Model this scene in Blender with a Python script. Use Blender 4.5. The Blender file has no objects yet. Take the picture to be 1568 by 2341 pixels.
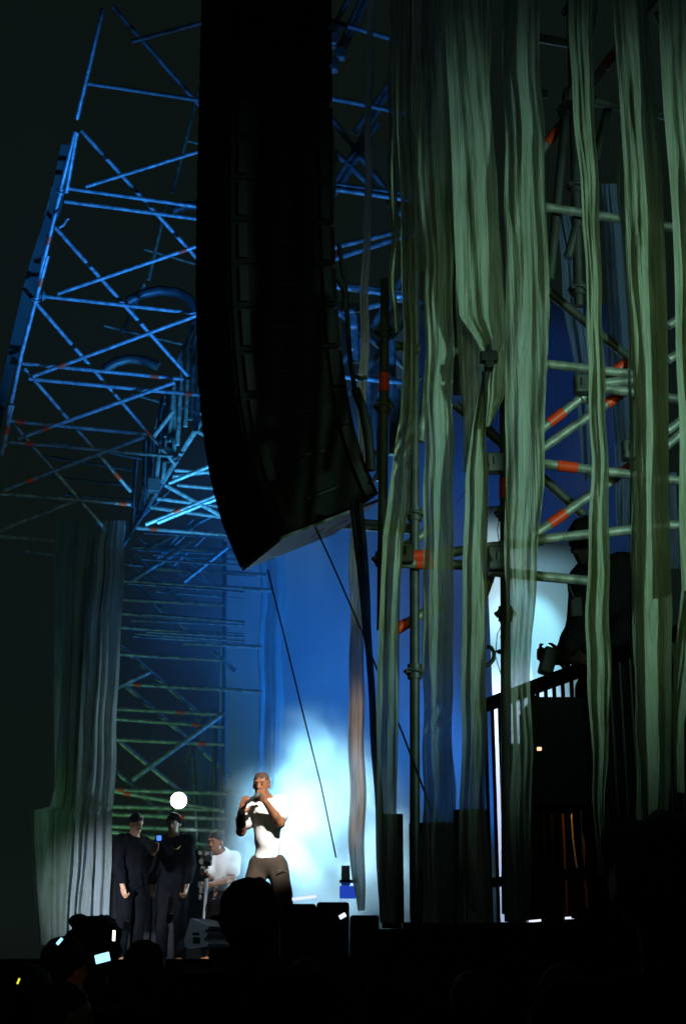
import bpy, math, random
import numpy as np
from mathutils import Vector, Matrix
random.seed(7)
rng = np.random.default_rng(7)
SC = bpy.context.scene
COL = SC.collection
R = math.radians

# ------------------------------------------------------------------ camera
PITCH, FPX, CZ = R(17.24), 3251.4, 1.7
cam_d = bpy.data.cameras.new('camera')
cam = bpy.data.objects.new('camera', cam_d); COL.objects.link(cam)
cam.location = (0, 0, CZ); cam.rotation_euler = (R(90) + PITCH, 0, 0)
cam_d.sensor_fit = 'VERTICAL'; cam_d.sensor_height = 36; cam_d.lens = 50
cam_d.clip_start = .05; cam_d.clip_end = 500
SC.camera = cam
SC.view_settings.view_transform = 'Standard'; SC.view_settings.look = 'None'
SC.view_settings.exposure = 0; SC.view_settings.gamma = 1
SC.cycles.use_denoising = True
SC.cycles.max_bounces = 6; SC.cycles.volume_bounces = 1; SC.cycles.transparent_max_bounces = 24
SC.cycles.diffuse_bounces = 3; SC.cycles.glossy_bounces = 2
SC.cycles.volume_step_rate = 2.0; SC.cycles.volume_max_steps = 64
SC.cycles.sample_clamp_indirect = 4

# ------------------------------------------------------------------ night sky
world = bpy.data.worlds.new('World'); SC.world = world; world.use_nodes = True
bg = world.node_tree.nodes['Background']
bg.inputs[0].default_value = (.55, 1.0, .80, 1); bg.inputs[1].default_value = .0062

def P(px, py, Y):
    """pixel of the 1568x2341 picture -> the point of that line of sight on the upright plane at distance Y"""
    u, v = (px - 784) / FPX, -(py - 1170.5) / FPX
    dy = math.cos(PITCH) - v * math.sin(PITCH); dz = math.sin(PITCH) + v * math.cos(PITCH)
    return Vector((u / dy * Y, Y, CZ + dz / dy * Y))
def PZ(px, py, z):
    u, v = (px - 784) / FPX, -(py - 1170.5) / FPX
    dy = math.cos(PITCH) - v * math.sin(PITCH); dz = math.sin(PITCH) + v * math.cos(PITCH)
    return P(px, py, (z - CZ) * dy / dz)

# ------------------------------------------------------------------ stage lights
def spot(loc, to, col, watts, deg, blend=.6, rad=.08, vol=1.0):
    l = bpy.data.lights.new('stage_spot', 'SPOT'); l.energy = watts; l.color = col
    l.spot_size = R(deg); l.spot_blend = blend; l.shadow_soft_size = rad
    l.volume_factor = vol
    o = bpy.data.objects.new('stage_spot', l); COL.objects.link(o); o.location = loc
    o.rotation_euler = (Vector(to) - Vector(loc)).to_track_quat('-Z', 'Y').to_euler()
    return o
BLUE = (.03, .22, 1.0); CYAN = (.35, .8, 1.0)
# green wash on the hanging gauze
spot((6.5, -2.0, 3.2), P(1370, 910, 6), (.50, 1.0, .76), 2500, 24, 1.0, .25, .05)
spot((.5, .8, 3.2), P(1230, 1000, 6), (.66, 1.0, .32), 120, 34, 1.0, .3, .05)
# blue wash: lattice on the left, cloth at the back
spot((-.4, 13.0, 4.6), P(225, 640, 14.6), (.025, .25, 1.0), 3800, 50, 1.0, .12, .03)
spot((-6.5, 9.5, 1.8), P(80, 800, 14), (.02, .25, 1.0), 420, 40, .9, .12, .02)
spot((-1.3, 15.6, 4.4), P(385, 1010, 17.8), (.06, .42, 1.0), 2700, 42, .9, .10, .15)
spot((.5, 15.0, 11.0), P(850, 1380, 26), (.008, .20, 1.0), 1150, 44, 1.0, .2, .8)
spot((4.5, 15.5, 9.0), P(1270, 1000, 26), (.008, .13, 1.0), 400, 44, 1.0, .2, .5)
spot((.2, 18.0, 3.0), P(690, 1660, 26), (.02, .36, 1.0), 150, 44, 1.0, .2, .5)
spot((3.6, 21.5, 3.0), P(400, 1330, 21), (.008, .22, 1.0), 6500, 56, 1.0, .2, 1.0)
spot((-.3, 11.2, 4.6), P(835, 380, 12.5), (.03, .25, 1.0), 700, 44, 1.0, .1, .02)
# smoke and singer
spot((1.45, 9.3, 6.6), P(596, 1860, 13.7), (1.0, .93, .86), 4200, 13, .6, .06, .0)
spot((1.2, 9.6, 6.9), P(505, 1985, 16.2), (.92, .95, 1.0), 2600, 7.5, .6, .06, .0)
spot((3.1, 19.0, 2.2), P(690, 1880, 16.5), (.50, .84, 1.0), 3400, 42, 1.0, .1, .6)
spot((.2, 17.5, 8.5), P(730, 1840, 16.5), (.24, .68, 1.0), 2600, 26, .9, .1, .4)
spot((-2.0, 19.5, 2.0), P(650, 1800, 16.4), (.26, .70, 1.0), 6500, 40, 1.0, .1, .8)
# cyan-white wash on the cloth at the right
spot((3.2, 12.0, 1.9), P(1150, 1440, 17.5), (.36, .84, 1.0), 1900, 25, 1.0, .1, .3)
spot(P(1350, 1130, 16.6), P(1170, 1520, 17.7), (.30, .82, 1.0), 260, 40, .6, .05, .5)
spot((3.0, 12.5, 2.2), P(1128, 1340, 17.5), (.8, .95, 1.0), 1700, 12, .8, .05, .2)
spot((2.7, 13.0, 7.5), P(1140, 1850, 17.5), (.60, .70, 1.0), 4200, 32, .8, .1, .3)
spot((-.5, 6.2, 2.0), P(822, 1760, 9.6), (1.0, .80, .70), 600, 20, .8, .05, 0)  # unseen warm spot added to brighten the beige strip
spot((-1.2, 9.6, 3.6), P(452, 2135, 10.8), (.6, .78, 1.0), 26, 10, .8, .05, 0)  # small unseen spot added to bring out the grey wedge speaker
# dim green work light low at the left
spot((-4.6, 18.6, 2.0), P(420, 1700, 22), (.30, 1.0, .42), 150, 80, .9, .15, .1)
spot((-4.6, 9.0, 1.9), P(218, 2060, 16.5), (.66, .80, 1.0), 10000, 13, 1.0, .15, .05)
spot((-5.2, 12.6, 2.6), P(95, 1900, 16.8), (.32, 1.0, .38), 200, 26, 1.0, .15, .05)
spot((-1.5, 15.2, 5.5), P(245, 1450, 16.5), (.03, .28, 1.0), 22, 50, 1.0, .15, .05)

# ------------------------------------------------------------------ materials
def mat(name, col, rough=.6, metal=0, noise=None, bump=0, scale=(6, 6, 6), spec=.4):
    m = bpy.data.materials.new(name); m.use_nodes = True
    nt = m.node_tree; b = nt.nodes['Principled BSDF']
    b.inputs['Roughness'].default_value = rough; b.inputs['Metallic'].default_value = metal
    b.inputs['Specular IOR Level'].default_value = spec
    b.inputs['Base Color'].default_value = (*col, 1)
    if noise:
        tc = nt.nodes.new('ShaderNodeTexCoord'); mp = nt.nodes.new('ShaderNodeMapping')
        mp.inputs['Scale'].default_value = scale
        n = nt.nodes.new('ShaderNodeTexNoise'); n.inputs['Scale'].default_value = 1; n.inputs['Detail'].default_value = 5
        r = nt.nodes.new('ShaderNodeValToRGB')
        r.color_ramp.elements[0].position = .35; r.color_ramp.elements[1].position = .68
        r.color_ramp.elements[0].color = (*[c * noise for c in col], 1); r.color_ramp.elements[1].color = (*col, 1)
        L = nt.links.new
        L(tc.outputs['Object'], mp.inputs[0]); L(mp.outputs[0], n.inputs['Vector'])
        L(n.outputs['Fac'], r.inputs[0]); L(r.outputs[0], b.inputs['Base Color'])
        if bump:
            bp = nt.nodes.new('ShaderNodeBump'); bp.inputs['Strength'].default_value = bump; bp.inputs['Distance'].default_value = .02
            L(n.outputs['Fac'], bp.inputs['Height']); L(bp.outputs[0], b.inputs['Normal'])
    return m
def glow(name, col, s):
    m = bpy.data.materials.new(name); m.use_nodes = True
    b = m.node_tree.nodes['Principled BSDF']; b.inputs['Base Color'].default_value = (.02, .02, .02, 1)
    b.inputs['Emission Color'].default_value = (*col, 1); b.inputs['Emission Strength'].default_value = s
    return m
def gauze(name, col, see=.28, trans=.5, thread=1.0):
    m = bpy.data.materials.new(name); m.use_nodes = True
    nt = m.node_tree; nt.nodes.clear(); N = nt.nodes.new; L = nt.links.new
    out = N('ShaderNodeOutputMaterial'); mx = N('ShaderNodeMixShader'); mx2 = N('ShaderNodeMixShader')
    d = N('ShaderNodeBsdfDiffuse'); t = N('ShaderNodeBsdfTranslucent'); tr = N('ShaderNodeBsdfTransparent')
    tc = N('ShaderNodeTexCoord'); mp = N('ShaderNodeMapping'); mp.inputs['Scale'].default_value = (160, 160, 1.6)
    n = N('ShaderNodeTexNoise'); n.inputs['Scale'].default_value = 1; n.inputs['Detail'].default_value = 6
    mp2 = N('ShaderNodeMapping'); mp2.inputs['Scale'].default_value = (9, 9, 2.2)
    n2 = N('ShaderNodeTexNoise'); n2.inputs['Scale'].default_value = 1; n2.inputs['Detail'].default_value = 4
    r = N('ShaderNodeMapRange'); r.inputs[1].default_value = .3; r.inputs[2].default_value = .7
    r.inputs[3].default_value = see * .35; r.inputs[4].default_value = min(.9, see * 1.7)
    c = N('ShaderNodeValToRGB'); c.color_ramp.elements[0].position = .36; c.color_ramp.elements[1].position = .62
    c.color_ramp.elements[0].color = (col[0] * .42, col[1] * .44, col[2] * .32, 1); c.color_ramp.elements[1].color = (*col, 1)
    bp = N('ShaderNodeBump'); bp.inputs['Strength'].default_value = .9 * thread; bp.inputs['Distance'].default_value = .014
    ad = N('ShaderNodeMath'); ad.operation = 'ADD'
    L(tc.outputs['Object'], mp.inputs[0]); L(mp.outputs[0], n.inputs['Vector'])
    L(tc.outputs['Object'], mp2.inputs[0]); L(mp2.outputs[0], n2.inputs['Vector'])
    L(n2.outputs['Fac'], r.inputs[0])
    mxf = N('ShaderNodeMath'); mxf.operation = 'MULTIPLY_ADD'; mxf.inputs[1].default_value = .5; L(n.outputs['Fac'], mxf.inputs[0])
    hf = N('ShaderNodeMath'); hf.operation = 'MULTIPLY'; hf.inputs[1].default_value = .5; L(n2.outputs['Fac'], hf.inputs[0]); L(hf.outputs[0], mxf.inputs[2]); L(mxf.outputs[0], c.inputs[0])
    L(n.outputs['Fac'], ad.inputs[0]); L(n2.outputs['Fac'], ad.inputs[1]); L(ad.outputs[0], bp.inputs['Height'])
    for q in (d, t): L(c.outputs[0], q.inputs['Color']); L(bp.outputs[0], q.inputs['Normal'])
    mx.inputs[0].default_value = trans; L(d.outputs[0], mx.inputs[1]); L(t.outputs[0], mx.inputs[2])
    L(r.outputs[0], mx2.inputs[0]); L(mx.outputs[0], mx2.inputs[1]); L(tr.outputs[0], mx2.inputs[2])
    L(mx2.outputs[0], out.inputs[0])
    return m

M = dict(
    steel=mat('galvanised_steel', (.36, .38, .35), .5, .4, .4, .4, (14, 14, 14)),
    darksteel=mat('dark_steel', (.10, .105, .10), .5, .5, .6, .2, (9, 9, 9)),
    orange=mat('orange_tape', (.85, .055, .012), .45, 0, .8, 0, (30, 30, 30)),
    black=mat('black_paint', (.010, .010, .010), .65, 0, .6, .1, (5, 5, 5), .25),
    box=mat('speaker_black', (.009, .009, .009), .8, 0, .7, .2, (30, 30, 30), .1),
    grille=mat('speaker_grille', (.010, .010, .010), .8, 0, .6, .3, (120, 120, 120), .1),
    plate=mat('grey_plate', (.11, .12, .12), .5, .3, .7, .1, (7, 7, 7)),
    deck=mat('stage_ply', (.03, .03, .03), .6, 0, .6, .1, (3, 3, 3)),
    ground=mat('trodden_ground', (.035, .033, .028), .9, 0, .5, .4, (2, 2, 2)),
    cyc=mat('glow_cloth', (.55, .57, .60), .9, 0, .88, .1, (.7, .7, .35)),
    rope=mat('cable_rubber', (.012, .012, .012), .6),
    skin=mat('brown_skin', (.25, .105, .052), .48, 0, .85, .1, (25, 25, 25)),
    skin2=mat('tan_skin', (.42, .2, .11), .5, 0, .85, .1, (25, 25, 25)),
    buzz=mat('cropped_hair', (.085, .042, .026), .8, 0, .5, .4, (180, 180, 180)),
    dusk=mat('shaded_skin', (.018, .009, .006), .8, spec=.1),  # skin with shade put into its colour, for the silhouettes
    hair=mat('black_hair', (.012, .010, .009), .8, 0, .5, .6, (180, 180, 180)),
    white=mat('white_cotton', (.80, .80, .80), .9, 0, .9, .4, (14, 14, 7)),
    brown=mat('brown_twill', (.055, .040, .028), .9, 0, .7, .4, (14, 14, 7)),
    dark=mat('black_cotton', (.005, .005, .006), .92, 0, .6, .4, (14, 14, 7), .04),
    navy=mat('dark_cotton', (.006, .007, .009), .92, 0, .6, .4, (14, 14, 7), .04),
    chrome=mat('bright_metal', (.7, .72, .75), .25, .9),
    wedge=mat('grey_cabinet', (.26, .30, .33), .6, 0, .85, .2, (20, 20, 20)),
    wood=mat('raw_timber', (.34, .20, .09), .7, 0, .6, .3, (20, 20, 3)),
    lens=glow('lamp_lens', (1.0, .93, .88), 14),
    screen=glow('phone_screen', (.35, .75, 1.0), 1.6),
    screenw=glow('phone_torch', (.95, 1.0, .8), 3),
    blueled=glow('blue_led', (.06, .2, 1.0), 1.6),
    blued=glow('blue_glow', (.03, .12, 1.0), .45),
    led=glow('white_led', (.8, .86, 1.0), 1.1),
    warm=glow('warm_lamp', (1.0, .62, .36), 1.4),
    gledd=glow('green_led', (.05, .9, .55), .8),
    yled=glow('yellow_led', (.85, .9, .05), 1.0),
)
M['gauze'] = gauze('hanging_gauze', (.56, .60, .50), .07, .32)
M['gauze_thin'] = gauze('thin_gauze', (.58, .64, .58), .13, .34)
M['gauze_dense'] = gauze('dense_gauze', (.50, .54, .44), .12, .4)
M['gauze_black'] = gauze('black_gauze', (.02, .02, .02), .02, .2)
M['gauze_beige'] = gauze('beige_gauze', (.74, .66, .58), .10, .6)
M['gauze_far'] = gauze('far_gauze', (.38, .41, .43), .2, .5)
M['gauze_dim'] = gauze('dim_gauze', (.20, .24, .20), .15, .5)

# ------------------------------------------------------------------ helpers
def tag(o, label=None, cat=None, group=None, kind=None):
    if label: o['label'] = label
    if cat: o['category'] = cat
    if group: o['group'] = group
    if kind: o['kind'] = kind
    return o
def empty(name, loc, label, cat, group=None):
    o = bpy.data.objects.new(name, None); COL.objects.link(o); o.location = loc; o.empty_display_size = .1
    o['_base'] = tuple(loc); del o['_base']
    BASE[o.name] = Vector(loc)
    return tag(o, label, cat, group)
BASE = {}
def base_of(p):
    b = Vector((0, 0, 0))
    while p is not None:
        b = b + BASE.get(p.name, Vector((0, 0, 0))); p = p.parent
    return b
class MB:
    """collects world-space shapes and links them as ONE mesh object"""
    def __init__(s): s.v = []; s.f = []; s.smooth = []
    def add(s, vs, fs, sm=False):
        n = len(s.v); s.v += [Vector(v) for v in vs]; s.f += [tuple(i + n for i in f) for f in fs]; s.smooth += [sm] * len(fs)
        return s
    def box(s, c, size, rot=None, bev=0):
        c = Vector(c); x, y, z = [q / 2 for q in size]
        rot = rot or Matrix.Identity(3)
        if bev <= 0:
            vs = [c + rot @ Vector((i * x, j * y, k * z)) for i in (-1, 1) for j in (-1, 1) for k in (-1, 1)]
            return s.add(vs, [(0, 1, 3, 2), (4, 6, 7, 5), (0, 4, 5, 1), (2, 3, 7, 6), (0, 2, 6, 4), (1, 5, 7, 3)])
        bm = bmesh.new(); bmesh.ops.create_cube(bm, size=1)
        for v in bm.verts: v.co = Vector((v.co.x * 2 * x, v.co.y * 2 * y, v.co.z * 2 * z))
        bmesh.ops.bevel(bm, geom=bm.edges[:], offset=bev, segments=2, affect='EDGES', profile=.5)
        bm.verts.index_update()
        s.add([c + rot @ v.co for v in bm.verts], [tuple(v.index for v in f.verts) for f in bm.faces]); bm.free(); return s
    def tube(s, a, b, r, n=10, r2=None, cap=True):
        return s.path([a, b], [r, r if r2 is None else r2], n, cap)
    def path(s, pts, r, n=8, cap=True):
        pts = [Vector(p) for p in pts]
        rs = r if isinstance(r, (list, tuple)) else [r] * len(pts)
        rings = []; up = None
        for i, p in enumerate(pts):
            d = (pts[min(i + 1, len(pts) - 1)] - pts[max(i - 1, 0)]).normalized()
            if up is None:
                up = d.orthogonal().normalized()
            up = (up - d * up.dot(d)).normalized(); w = d.cross(up)
            rings.append([p + (up * math.cos(t) + w * math.sin(t)) * rs[i] for t in [2 * math.pi * k / n for k in range(n)]])
        vs = [q for g in rings for q in g]; fs = []
        for i in range(len(pts) - 1):
            for k in range(n):
                fs.append((i * n + k, i * n + (k + 1) % n, (i + 1) * n + (k + 1) % n, (i + 1) * n + k))
        s.add(vs, fs, True)
        if cap: s.add(rings[0], [tuple(reversed(range(n)))]); s.add(rings[-1], [tuple(range(n))])
        return s
    def prism(s, poly, a, b):
        """poly: function t->list of points is overkill; poly = front points, offset vector a->b"""
        off = Vector(b) - Vector(a); n = len(poly); vs = [Vector(p) for p in poly] + [Vector(p) + off for p in poly]
        return s.add(vs, [tuple(range(n)), tuple(reversed(range(n, 2 * n)))] + [(i, i + n, (i + 1) % n + n, (i + 1) % n) for i in range(n)])
    def ring(s, c, axis, R_, r, n=16, m=6):
        axis = Vector(axis).normalized(); u = axis.orthogonal().normalized(); w = axis.cross(u); c = Vector(c)
        vs = []; fs = []
        for i in range(n):
            t = 2 * math.pi * i / n; d = u * math.cos(t) + w * math.sin(t)
            for j in range(m):
                q = 2 * math.pi * j / m; vs.append(c + d * (R_ + r * math.cos(q)) + axis * r * math.sin(q))
        for i in range(n):
            for j in range(m):
                fs.append((i * m + j, i * m + (j + 1) % m, ((i + 1) % n) * m + (j + 1) % m, ((i + 1) % n) * m + j))
        return s.add(vs, fs, True)
    def build(s, name, m, parent=None):
        b = base_of(parent)
        me = bpy.data.meshes.new(name)
        if parent is None:                       # origin at the thing's own base
            xs = np.array([v[:] for v in s.v]); b = Vector(((xs[:, 0].min() + xs[:, 0].max()) / 2, (xs[:, 1].min() + xs[:, 1].max()) / 2, xs[:, 2].min()))
        me.from_pydata([v - b for v in s.v], [], s.f)
        me.polygons.foreach_set('use_smooth', s.smooth); me.materials.append(m); me.update()
        o = bpy.data.objects.new(name, me); COL.objects.link(o)
        if parent is None: o.location = b; BASE[o.name] = b
        else: o.parent = parent
        return o
import bmesh

# ------------------------------------------------------------------ ground and stage floor
tag(MB().box((0, 60, -.05), (240, 240, .1)).build('ground', M['ground']), kind='structure')
tag(MB().box((0, 20.5, 1.52), (26, 19, .16)).build('stage_floor', M['deck']), kind='structure')

# ------------------------------------------------------------------ scaffolds
def pole(root, kind, a, b, r=.0242, bands=(), couple=(), m='steel', bl=.10):
    a = Vector(a); b = Vector(b)
    t = MB().tube(a, b, r, 12).build(kind, M[m], root)
    for q in bands:
        c = a.lerp(b, q); d = (b - a).normalized()
        MB().tube(c - d * bl / 2, c + d * bl / 2, r * 1.13, 12).build('tape_band', M['orange'], t)
    for q in couple:
        c = a.lerp(b, q); d = (b - a).normalized()
        mb = MB().tube(c - d * .035, c + d * .035, r * 1.45, 10)
        mb.ring(c, d, r * 2.0, r * .28, 18, 6)
        for k in range(4):
            w = d.orthogonal().normalized(); w.rotate(Matrix.Rotation(k * math.pi / 2, 3, d)); mb.box(c + w * r * 1.75, (r * .9, r * .9, r * .9))
        mb.build('ledger_rosette', M[m], t)
    return t
def run(root, kind, rows, Yf, dY=0, r=.0242, m='steel', bl=.10):
    for row in rows:
        x0, y0, x1, y1 = row[:4]; bands = row[4] if len(row) > 4 else (); cp = row[5] if len(row) > 5 else ()
        pole(root, kind, P(x0, y0, Yf(x0, y0) + dY), P(x1, y1, Yf(x1, y1) + dY), r, bands, cp, m, bl)

# A: the big lattice upper left, leaning wing of the stage
lat = empty('scaffold_lattice', P(60, 1600, 16.5), 'tall blue-lit scaffold lattice at the upper left, with crossing braces and orange bands', 'scaffold', 'scaffold structures of the stage')
YL = lambda x, y: 12.6 + 4.2 * min(1.1, max(-.1, y / 1200))
run(lat, 'ledger', [(198,190,470,231), (154,430,480,476), (148,460,480,504), (100,677,480,720,(),(.0,)),
    (53,831,420,867,(.82,)), (67,866,485,906,(.87,),(.98,)), (27,963,336,993,(.07,)), (20,1011,395,1043,(.13,)), (0,1129,300,1153,(.94,)), (-10,1226,262,1246,(.92,)), (303,94,485,46)], YL, .0)
run(lat, 'brace', [(258,14,466,252), (186,298,470,612), (126,519,430,860), (83,693,400,1060,(.80,)), (57,843,300,1124,(.87,)), (33,970,246,1216)], YL, .12)
run(lat, 'brace', [(197,426,470,341), (133,671,470,556,(.85,)), (77,860,450,721,(.18,)), (43,1003,400,874,(.18,)), (10,1121,330,999,(.19,)), (-10,1216,170,1146)], YL, -.12)
run(lat, 'standard', [(236,20,176,272), (173,300,137,440), (176,302,152,440), (139,438,95,620,(.60,),(.0,)), (110,584,52,800,(.28,),(.46,)), (101,585,84,690), (52,800,27,920), (30,925,4,1040,(.5,)), (24,925,12,1020)], YL, -.02, .026)
# the long pale sleeve of cloth-wrapped beam behind the left edge
mb = MB(); 
prof = [(166,330,26),(143,470,30),(98,610,32),(62,740,28),(34,850,24),(2,985,22)]
pts = []
for x, y, w in prof:
    Y = YL(x, y) + .35
    pts.append((P(x - w, y, Y), P(x, y, Y), P(x, y, Y + .22), P(x - w, y, Y + .22)))
for a, b in zip(pts[:-1], pts[1:]):
    mb.add(list(a) + list(b), [(0,1,5,4),(1,2,6,5),(2,3,7,6),(3,0,4,7)])
mb.build('wrapped_beam', mat('beam_wrap', (.035, .042, .032), .9, 0, .7, .3, (5, 5, 2)), lat)
MB().path([P(136,520,14.2), P(146,514,14.2), P(152,503,14.2), P(157,500,14.2)], .018, 8).build('hook', M['steel'], lat)
for (c, pp) in ((0, [(292,690),(330,671),(366,664),(405,668),(432,682),(446,706),(450,740)]), (1, [(238,846),(266,828),(296,820),(330,824),(362,838)]), (2, [(395,482),(425,470),(468,472)])):
    MB().path([P(x, y, 16.2 + c * .5) for x, y in pp], .062, 10).build('hoop', M['darksteel'], lat)
# second, farther layer of the same wing (dim)
far = empty('scaffold_lattice', P(300, 1500, 22), 'dim far layer of scaffold tubes seen through the big left lattice', 'scaffold', 'scaffold structures of the stage')
YF = lambda x, y: 21
run(far, 'standard', [(470,150,428,310), (428,310,395,440), (380,470,340,640), (330,650,280,760), (120,430,75,620)], YF, 0, .03)
run(far, 'ledger', [(428,322,470,332), (330,570,470,610), (240,745,470,800), (300,900,480,952), (60,1290-30,300,1290), (90,1040,300,1075), (80,1085,300,1110), (150,1130,300,1145), (120,1010,330,1050)], YF, 0, .022)

# B: row of close-set posts running away along the stage's wing
wing = empty('scaffold_tower', P(390, 1300, 19), 'row of bright blue scaffold posts above a long sloping tube left of the speakers', 'scaffold', 'scaffold structures of the stage')
YW = lambda x, y: 22 - (x - 300) / 170 * 6
posts = [(462,800,448,985,16.0),(445,790,436,960,16.4),(476,800,462,905,15.8),(434,735,431,860,16.8),(429,870,424,975,16.8),(418,790,416,905,17.2),(413,900,406,1018,17.2),(404,885,398,1050,17.6),(399,880,387,1010,17.6),(394,900,391,1030,17.9),
         (386,900,380,1000,18.2),(383,1005,372,1100,18.2),(378,930,374,1030,18.4),(369,965,362,1040,18.6),(366,1020,356,1122,18.6),(361,1100,355,1135,18.8),(350,985,345,1120,19.2),(343,990,338,1140,19.4),(332,1010,328,1165,19.8),(322,1130,317,1180,20.4),(312,1050,303,1160,20.6),(330,1140,322,1185,20.2),(306,1160,298,1232,21),(285,1200,280,1235,21.5),(374,905,358,980,18.6),(447,742,404,834,16.6),(468,728,440,790,16.4)]
for x0, y0, x1, y1, Y in posts:
    pole(wing, 'standard', P(x0, y0, Y), P(x1, y1, Y), .030)
pole(wing, 'sloping_tube', P(497, 905, 15.6), P(282, 1246, 21.6), .036)
run(wing, 'brace', [(379,1109,545,1200), (386,1105,520,1048), (452,986,520,1020,(.5,)), (333,1199,540,1115,(.35,)), (360,1195,520,1130), (470,960,530,930), (350,1000,396,940)], lambda x, y: 17.2, 0, .030)
run(wing, 'ledger', [(406,1109,540,1121), (313,1207,560,1227,(.16,)), (360,1140,560,1165), (345,1160,560,1190), (400,1075,540,1085), (395,1090,540,1070), (460,945,560,958), (396,876,410,890)], lambda x, y: 18.4, 0, .028)
for x, y in ((384,1040),(352,1110),(404,893)):
    MB().box(P(x, y, 17.8), (.16, .12, .2), bev=.02).build('clamp', M['darksteel'], wing)

rr_ = random.Random(5)
for k in range(16):
    x0 = rr_.uniform(290, 360); y0 = rr_.uniform(1215, 1470); pole(wing, 'ledger', P(x0, y0, 20.2 + .1 * k), P(560, y0 + rr_.uniform(10, 20), 20.2 + .1 * k), .018)
for k in range(12):
    x0 = rr_.uniform(300, 470); y0 = rr_.uniform(1200, 1330); q_ = rr_.choice((-1, 1)); pole(wing, 'brace', P(x0, y0, 22.2 + .1 * k), P(x0 + rr_.uniform(70, 110), y0 + q_ * rr_.uniform(55, 95), 22.2 + .1 * k), .018)
# C: back scaffold of the stage, lower left
back = empty('scaffold_wall', P(400, 2120, 22), 'back scaffold of the stage with long level ledgers, behind the lamp and the two dark figures', 'scaffold', 'scaffold structures of the stage')
YB = lambda x, y: 21
run(back, 'ledger', [(359,1300,610,1315), (283,1327,620,1350), (280,1370,514,1383), (280,1402,520,1420), (276,1433,514,1452), (276,1495,514,1510), (268,1562,600,1582,(.14,)),
    (262,1620,514,1634,(.6,)), (262,1643,514,1662,(.74,)), (259,1690,514,1703,(.8,)), (262,1806,560,1816,(.05,)), (262,1809,514,1855,(.12,)), (256,1844,514,1852), (256,1862,520,1872,(.6,)), (250,1889,514,1900), (248,1901,514,1937), (300,1250,560,1262), (420,1470,600,1480)], YB, 0, .034)
run(back, 'brace', [(300,1328,540,1535), (285,1566,530,1775), (276,1478,470,1645), (262,1686,450,1840), (262,1760,380,1870), (310,1270,420,1380)], YB, .14, .036)
run(back, 'brace', [(303,1784,505,1636), (262,1575,345,1535), (300,1330,440,1235), (420,1330,520,1250), (330,1260,500,1170)], YB, -.14, .036)
run(back, 'standard', [(491,1620,490,1960), (440,1720,455,1960), (268,1240,248,2120), (514,1240,512,1960), (425,1740,470,1640)], YB, .02, .036, 'darksteel')

# D: scaffold between the speaker column and the gauze, upper centre
top = empty('scaffold_tower', P(850, 1300, 13), 'scaffold tower of the stage roof seen in the gap right of the black speaker column', 'scaffold', 'scaffold structures of the stage')
YT = lambda x, y: 12.5
run(top, 'brace', [(826,-59,734,115), (855,-70,772,120), (869,-70,785,114), (918,151,846,284), (866,249,762,425), (862,284,762,451), (735,241,945,515), (735,320,945,514), (922,145,808,305)], YT, .1, .030)
run(top, 'ledger', [(735,41,945,103), (735,220,945,262), (735,418,945,447), (735,601,945,533), (735,572,945,522), (735,647,950,672), (735,651,950,680), (735,645,945,682), (735,856,950,877), (735,428,945,458), (735,1184,945,1204), (735,1198,945,1215)], YT, -.1, .028)
run(top, 'brace', [(735,681,960,868), (735,882,945,638), (801,827,934,613), (735,728,945,677), (735,976,960,690)], YT, .25, .030)
run(top, 'standard', [(755,395,757,460), (773,60,762,110), (780,110,776,135), (766,140,758,164), (897,780,897,1040), (868,900,868,1100), (908,890,906,1040), (842,860,842,1060), (800,735,803,800), (812,740,815,830)], YT, .0, .034)
for x, y in ((762, 90), (778, 122), (762, 150), (805, 735)):
    MB().box(P(x, y, 12.3), (.10, .08, .14), bev=.015).build('clamp', M['steel'], top)

# E: the scaffold the gauze hangs from, close on the right
fr = empty('scaffold_tower', P(1300, 2120, 6.6), 'close grey scaffold with orange-banded diagonal tubes behind the hanging gauze at the right', 'scaffold', 'scaffold structures of the stage')
YR = lambda x, y: 6.7
run(fr, 'brace', [(1515,-30,1236,346,(.46,.92),(.74,)), (1434,826,1225,990,(.10,.79),(.47,)), (1430,892,1225,1035,(.14,)), (1462,1052,1215,1226,(.10,.77)), (1600,692,1526,745), (1600,775,1526,822,()), (1600,930,1523,985), (1600,955,1523,1018), (1012,1190,908,1262), (1011,1376,905,1440,(.92,)), (1135,1276,1100,1375), (1000,700,960,1010), (1545,120,1500,30)], YR, .06, .0242)
run(fr, 'brace', [(1250,664,1440,820), (1232,1086,1335,1178), (1040,925,1160,1025), (1100,965,1150,1018)], YR, .16, .0242, 'darksteel')
run(fr, 'ledger', [(1340,228,1560,272), (1225,470,1560,524), (1245,832,1450,856), (1380,876,1450,868), (1380,888,1600,920), (1225,1058,1620,1108,(.182,)), (1225,1234,1620,1192), (1115,1306,1345,1328), (905,1276,1160,1248,(.22,)), (905,1287,1060,1292,(.45,)), (1110,1252,1240,1236), (1455,1068,1480,1075), (1220,85,1300,100), (1150,210,1250,215), (1040,805,1060,806), (905,790,960,800)], YR, -.06, .0242)
run(fr, 'standard', [(1293,255,1256,640,(),(.0,)), (1390,240,1362,360), (1325,490,1297,590), (880,640,872,1440,(.31,),(.16,.38,.81)), (947,600,948,2090,(),(.42,.66)), (1152,900,1158,2090,(.2,),(.25,.45)), (1038,500,1046,900), (1446,500,1452,1500), (1303,-20,1322,700,(),(.07,.34,.37,.64,.95))], YR, .0, .0242, 'darksteel')
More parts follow.
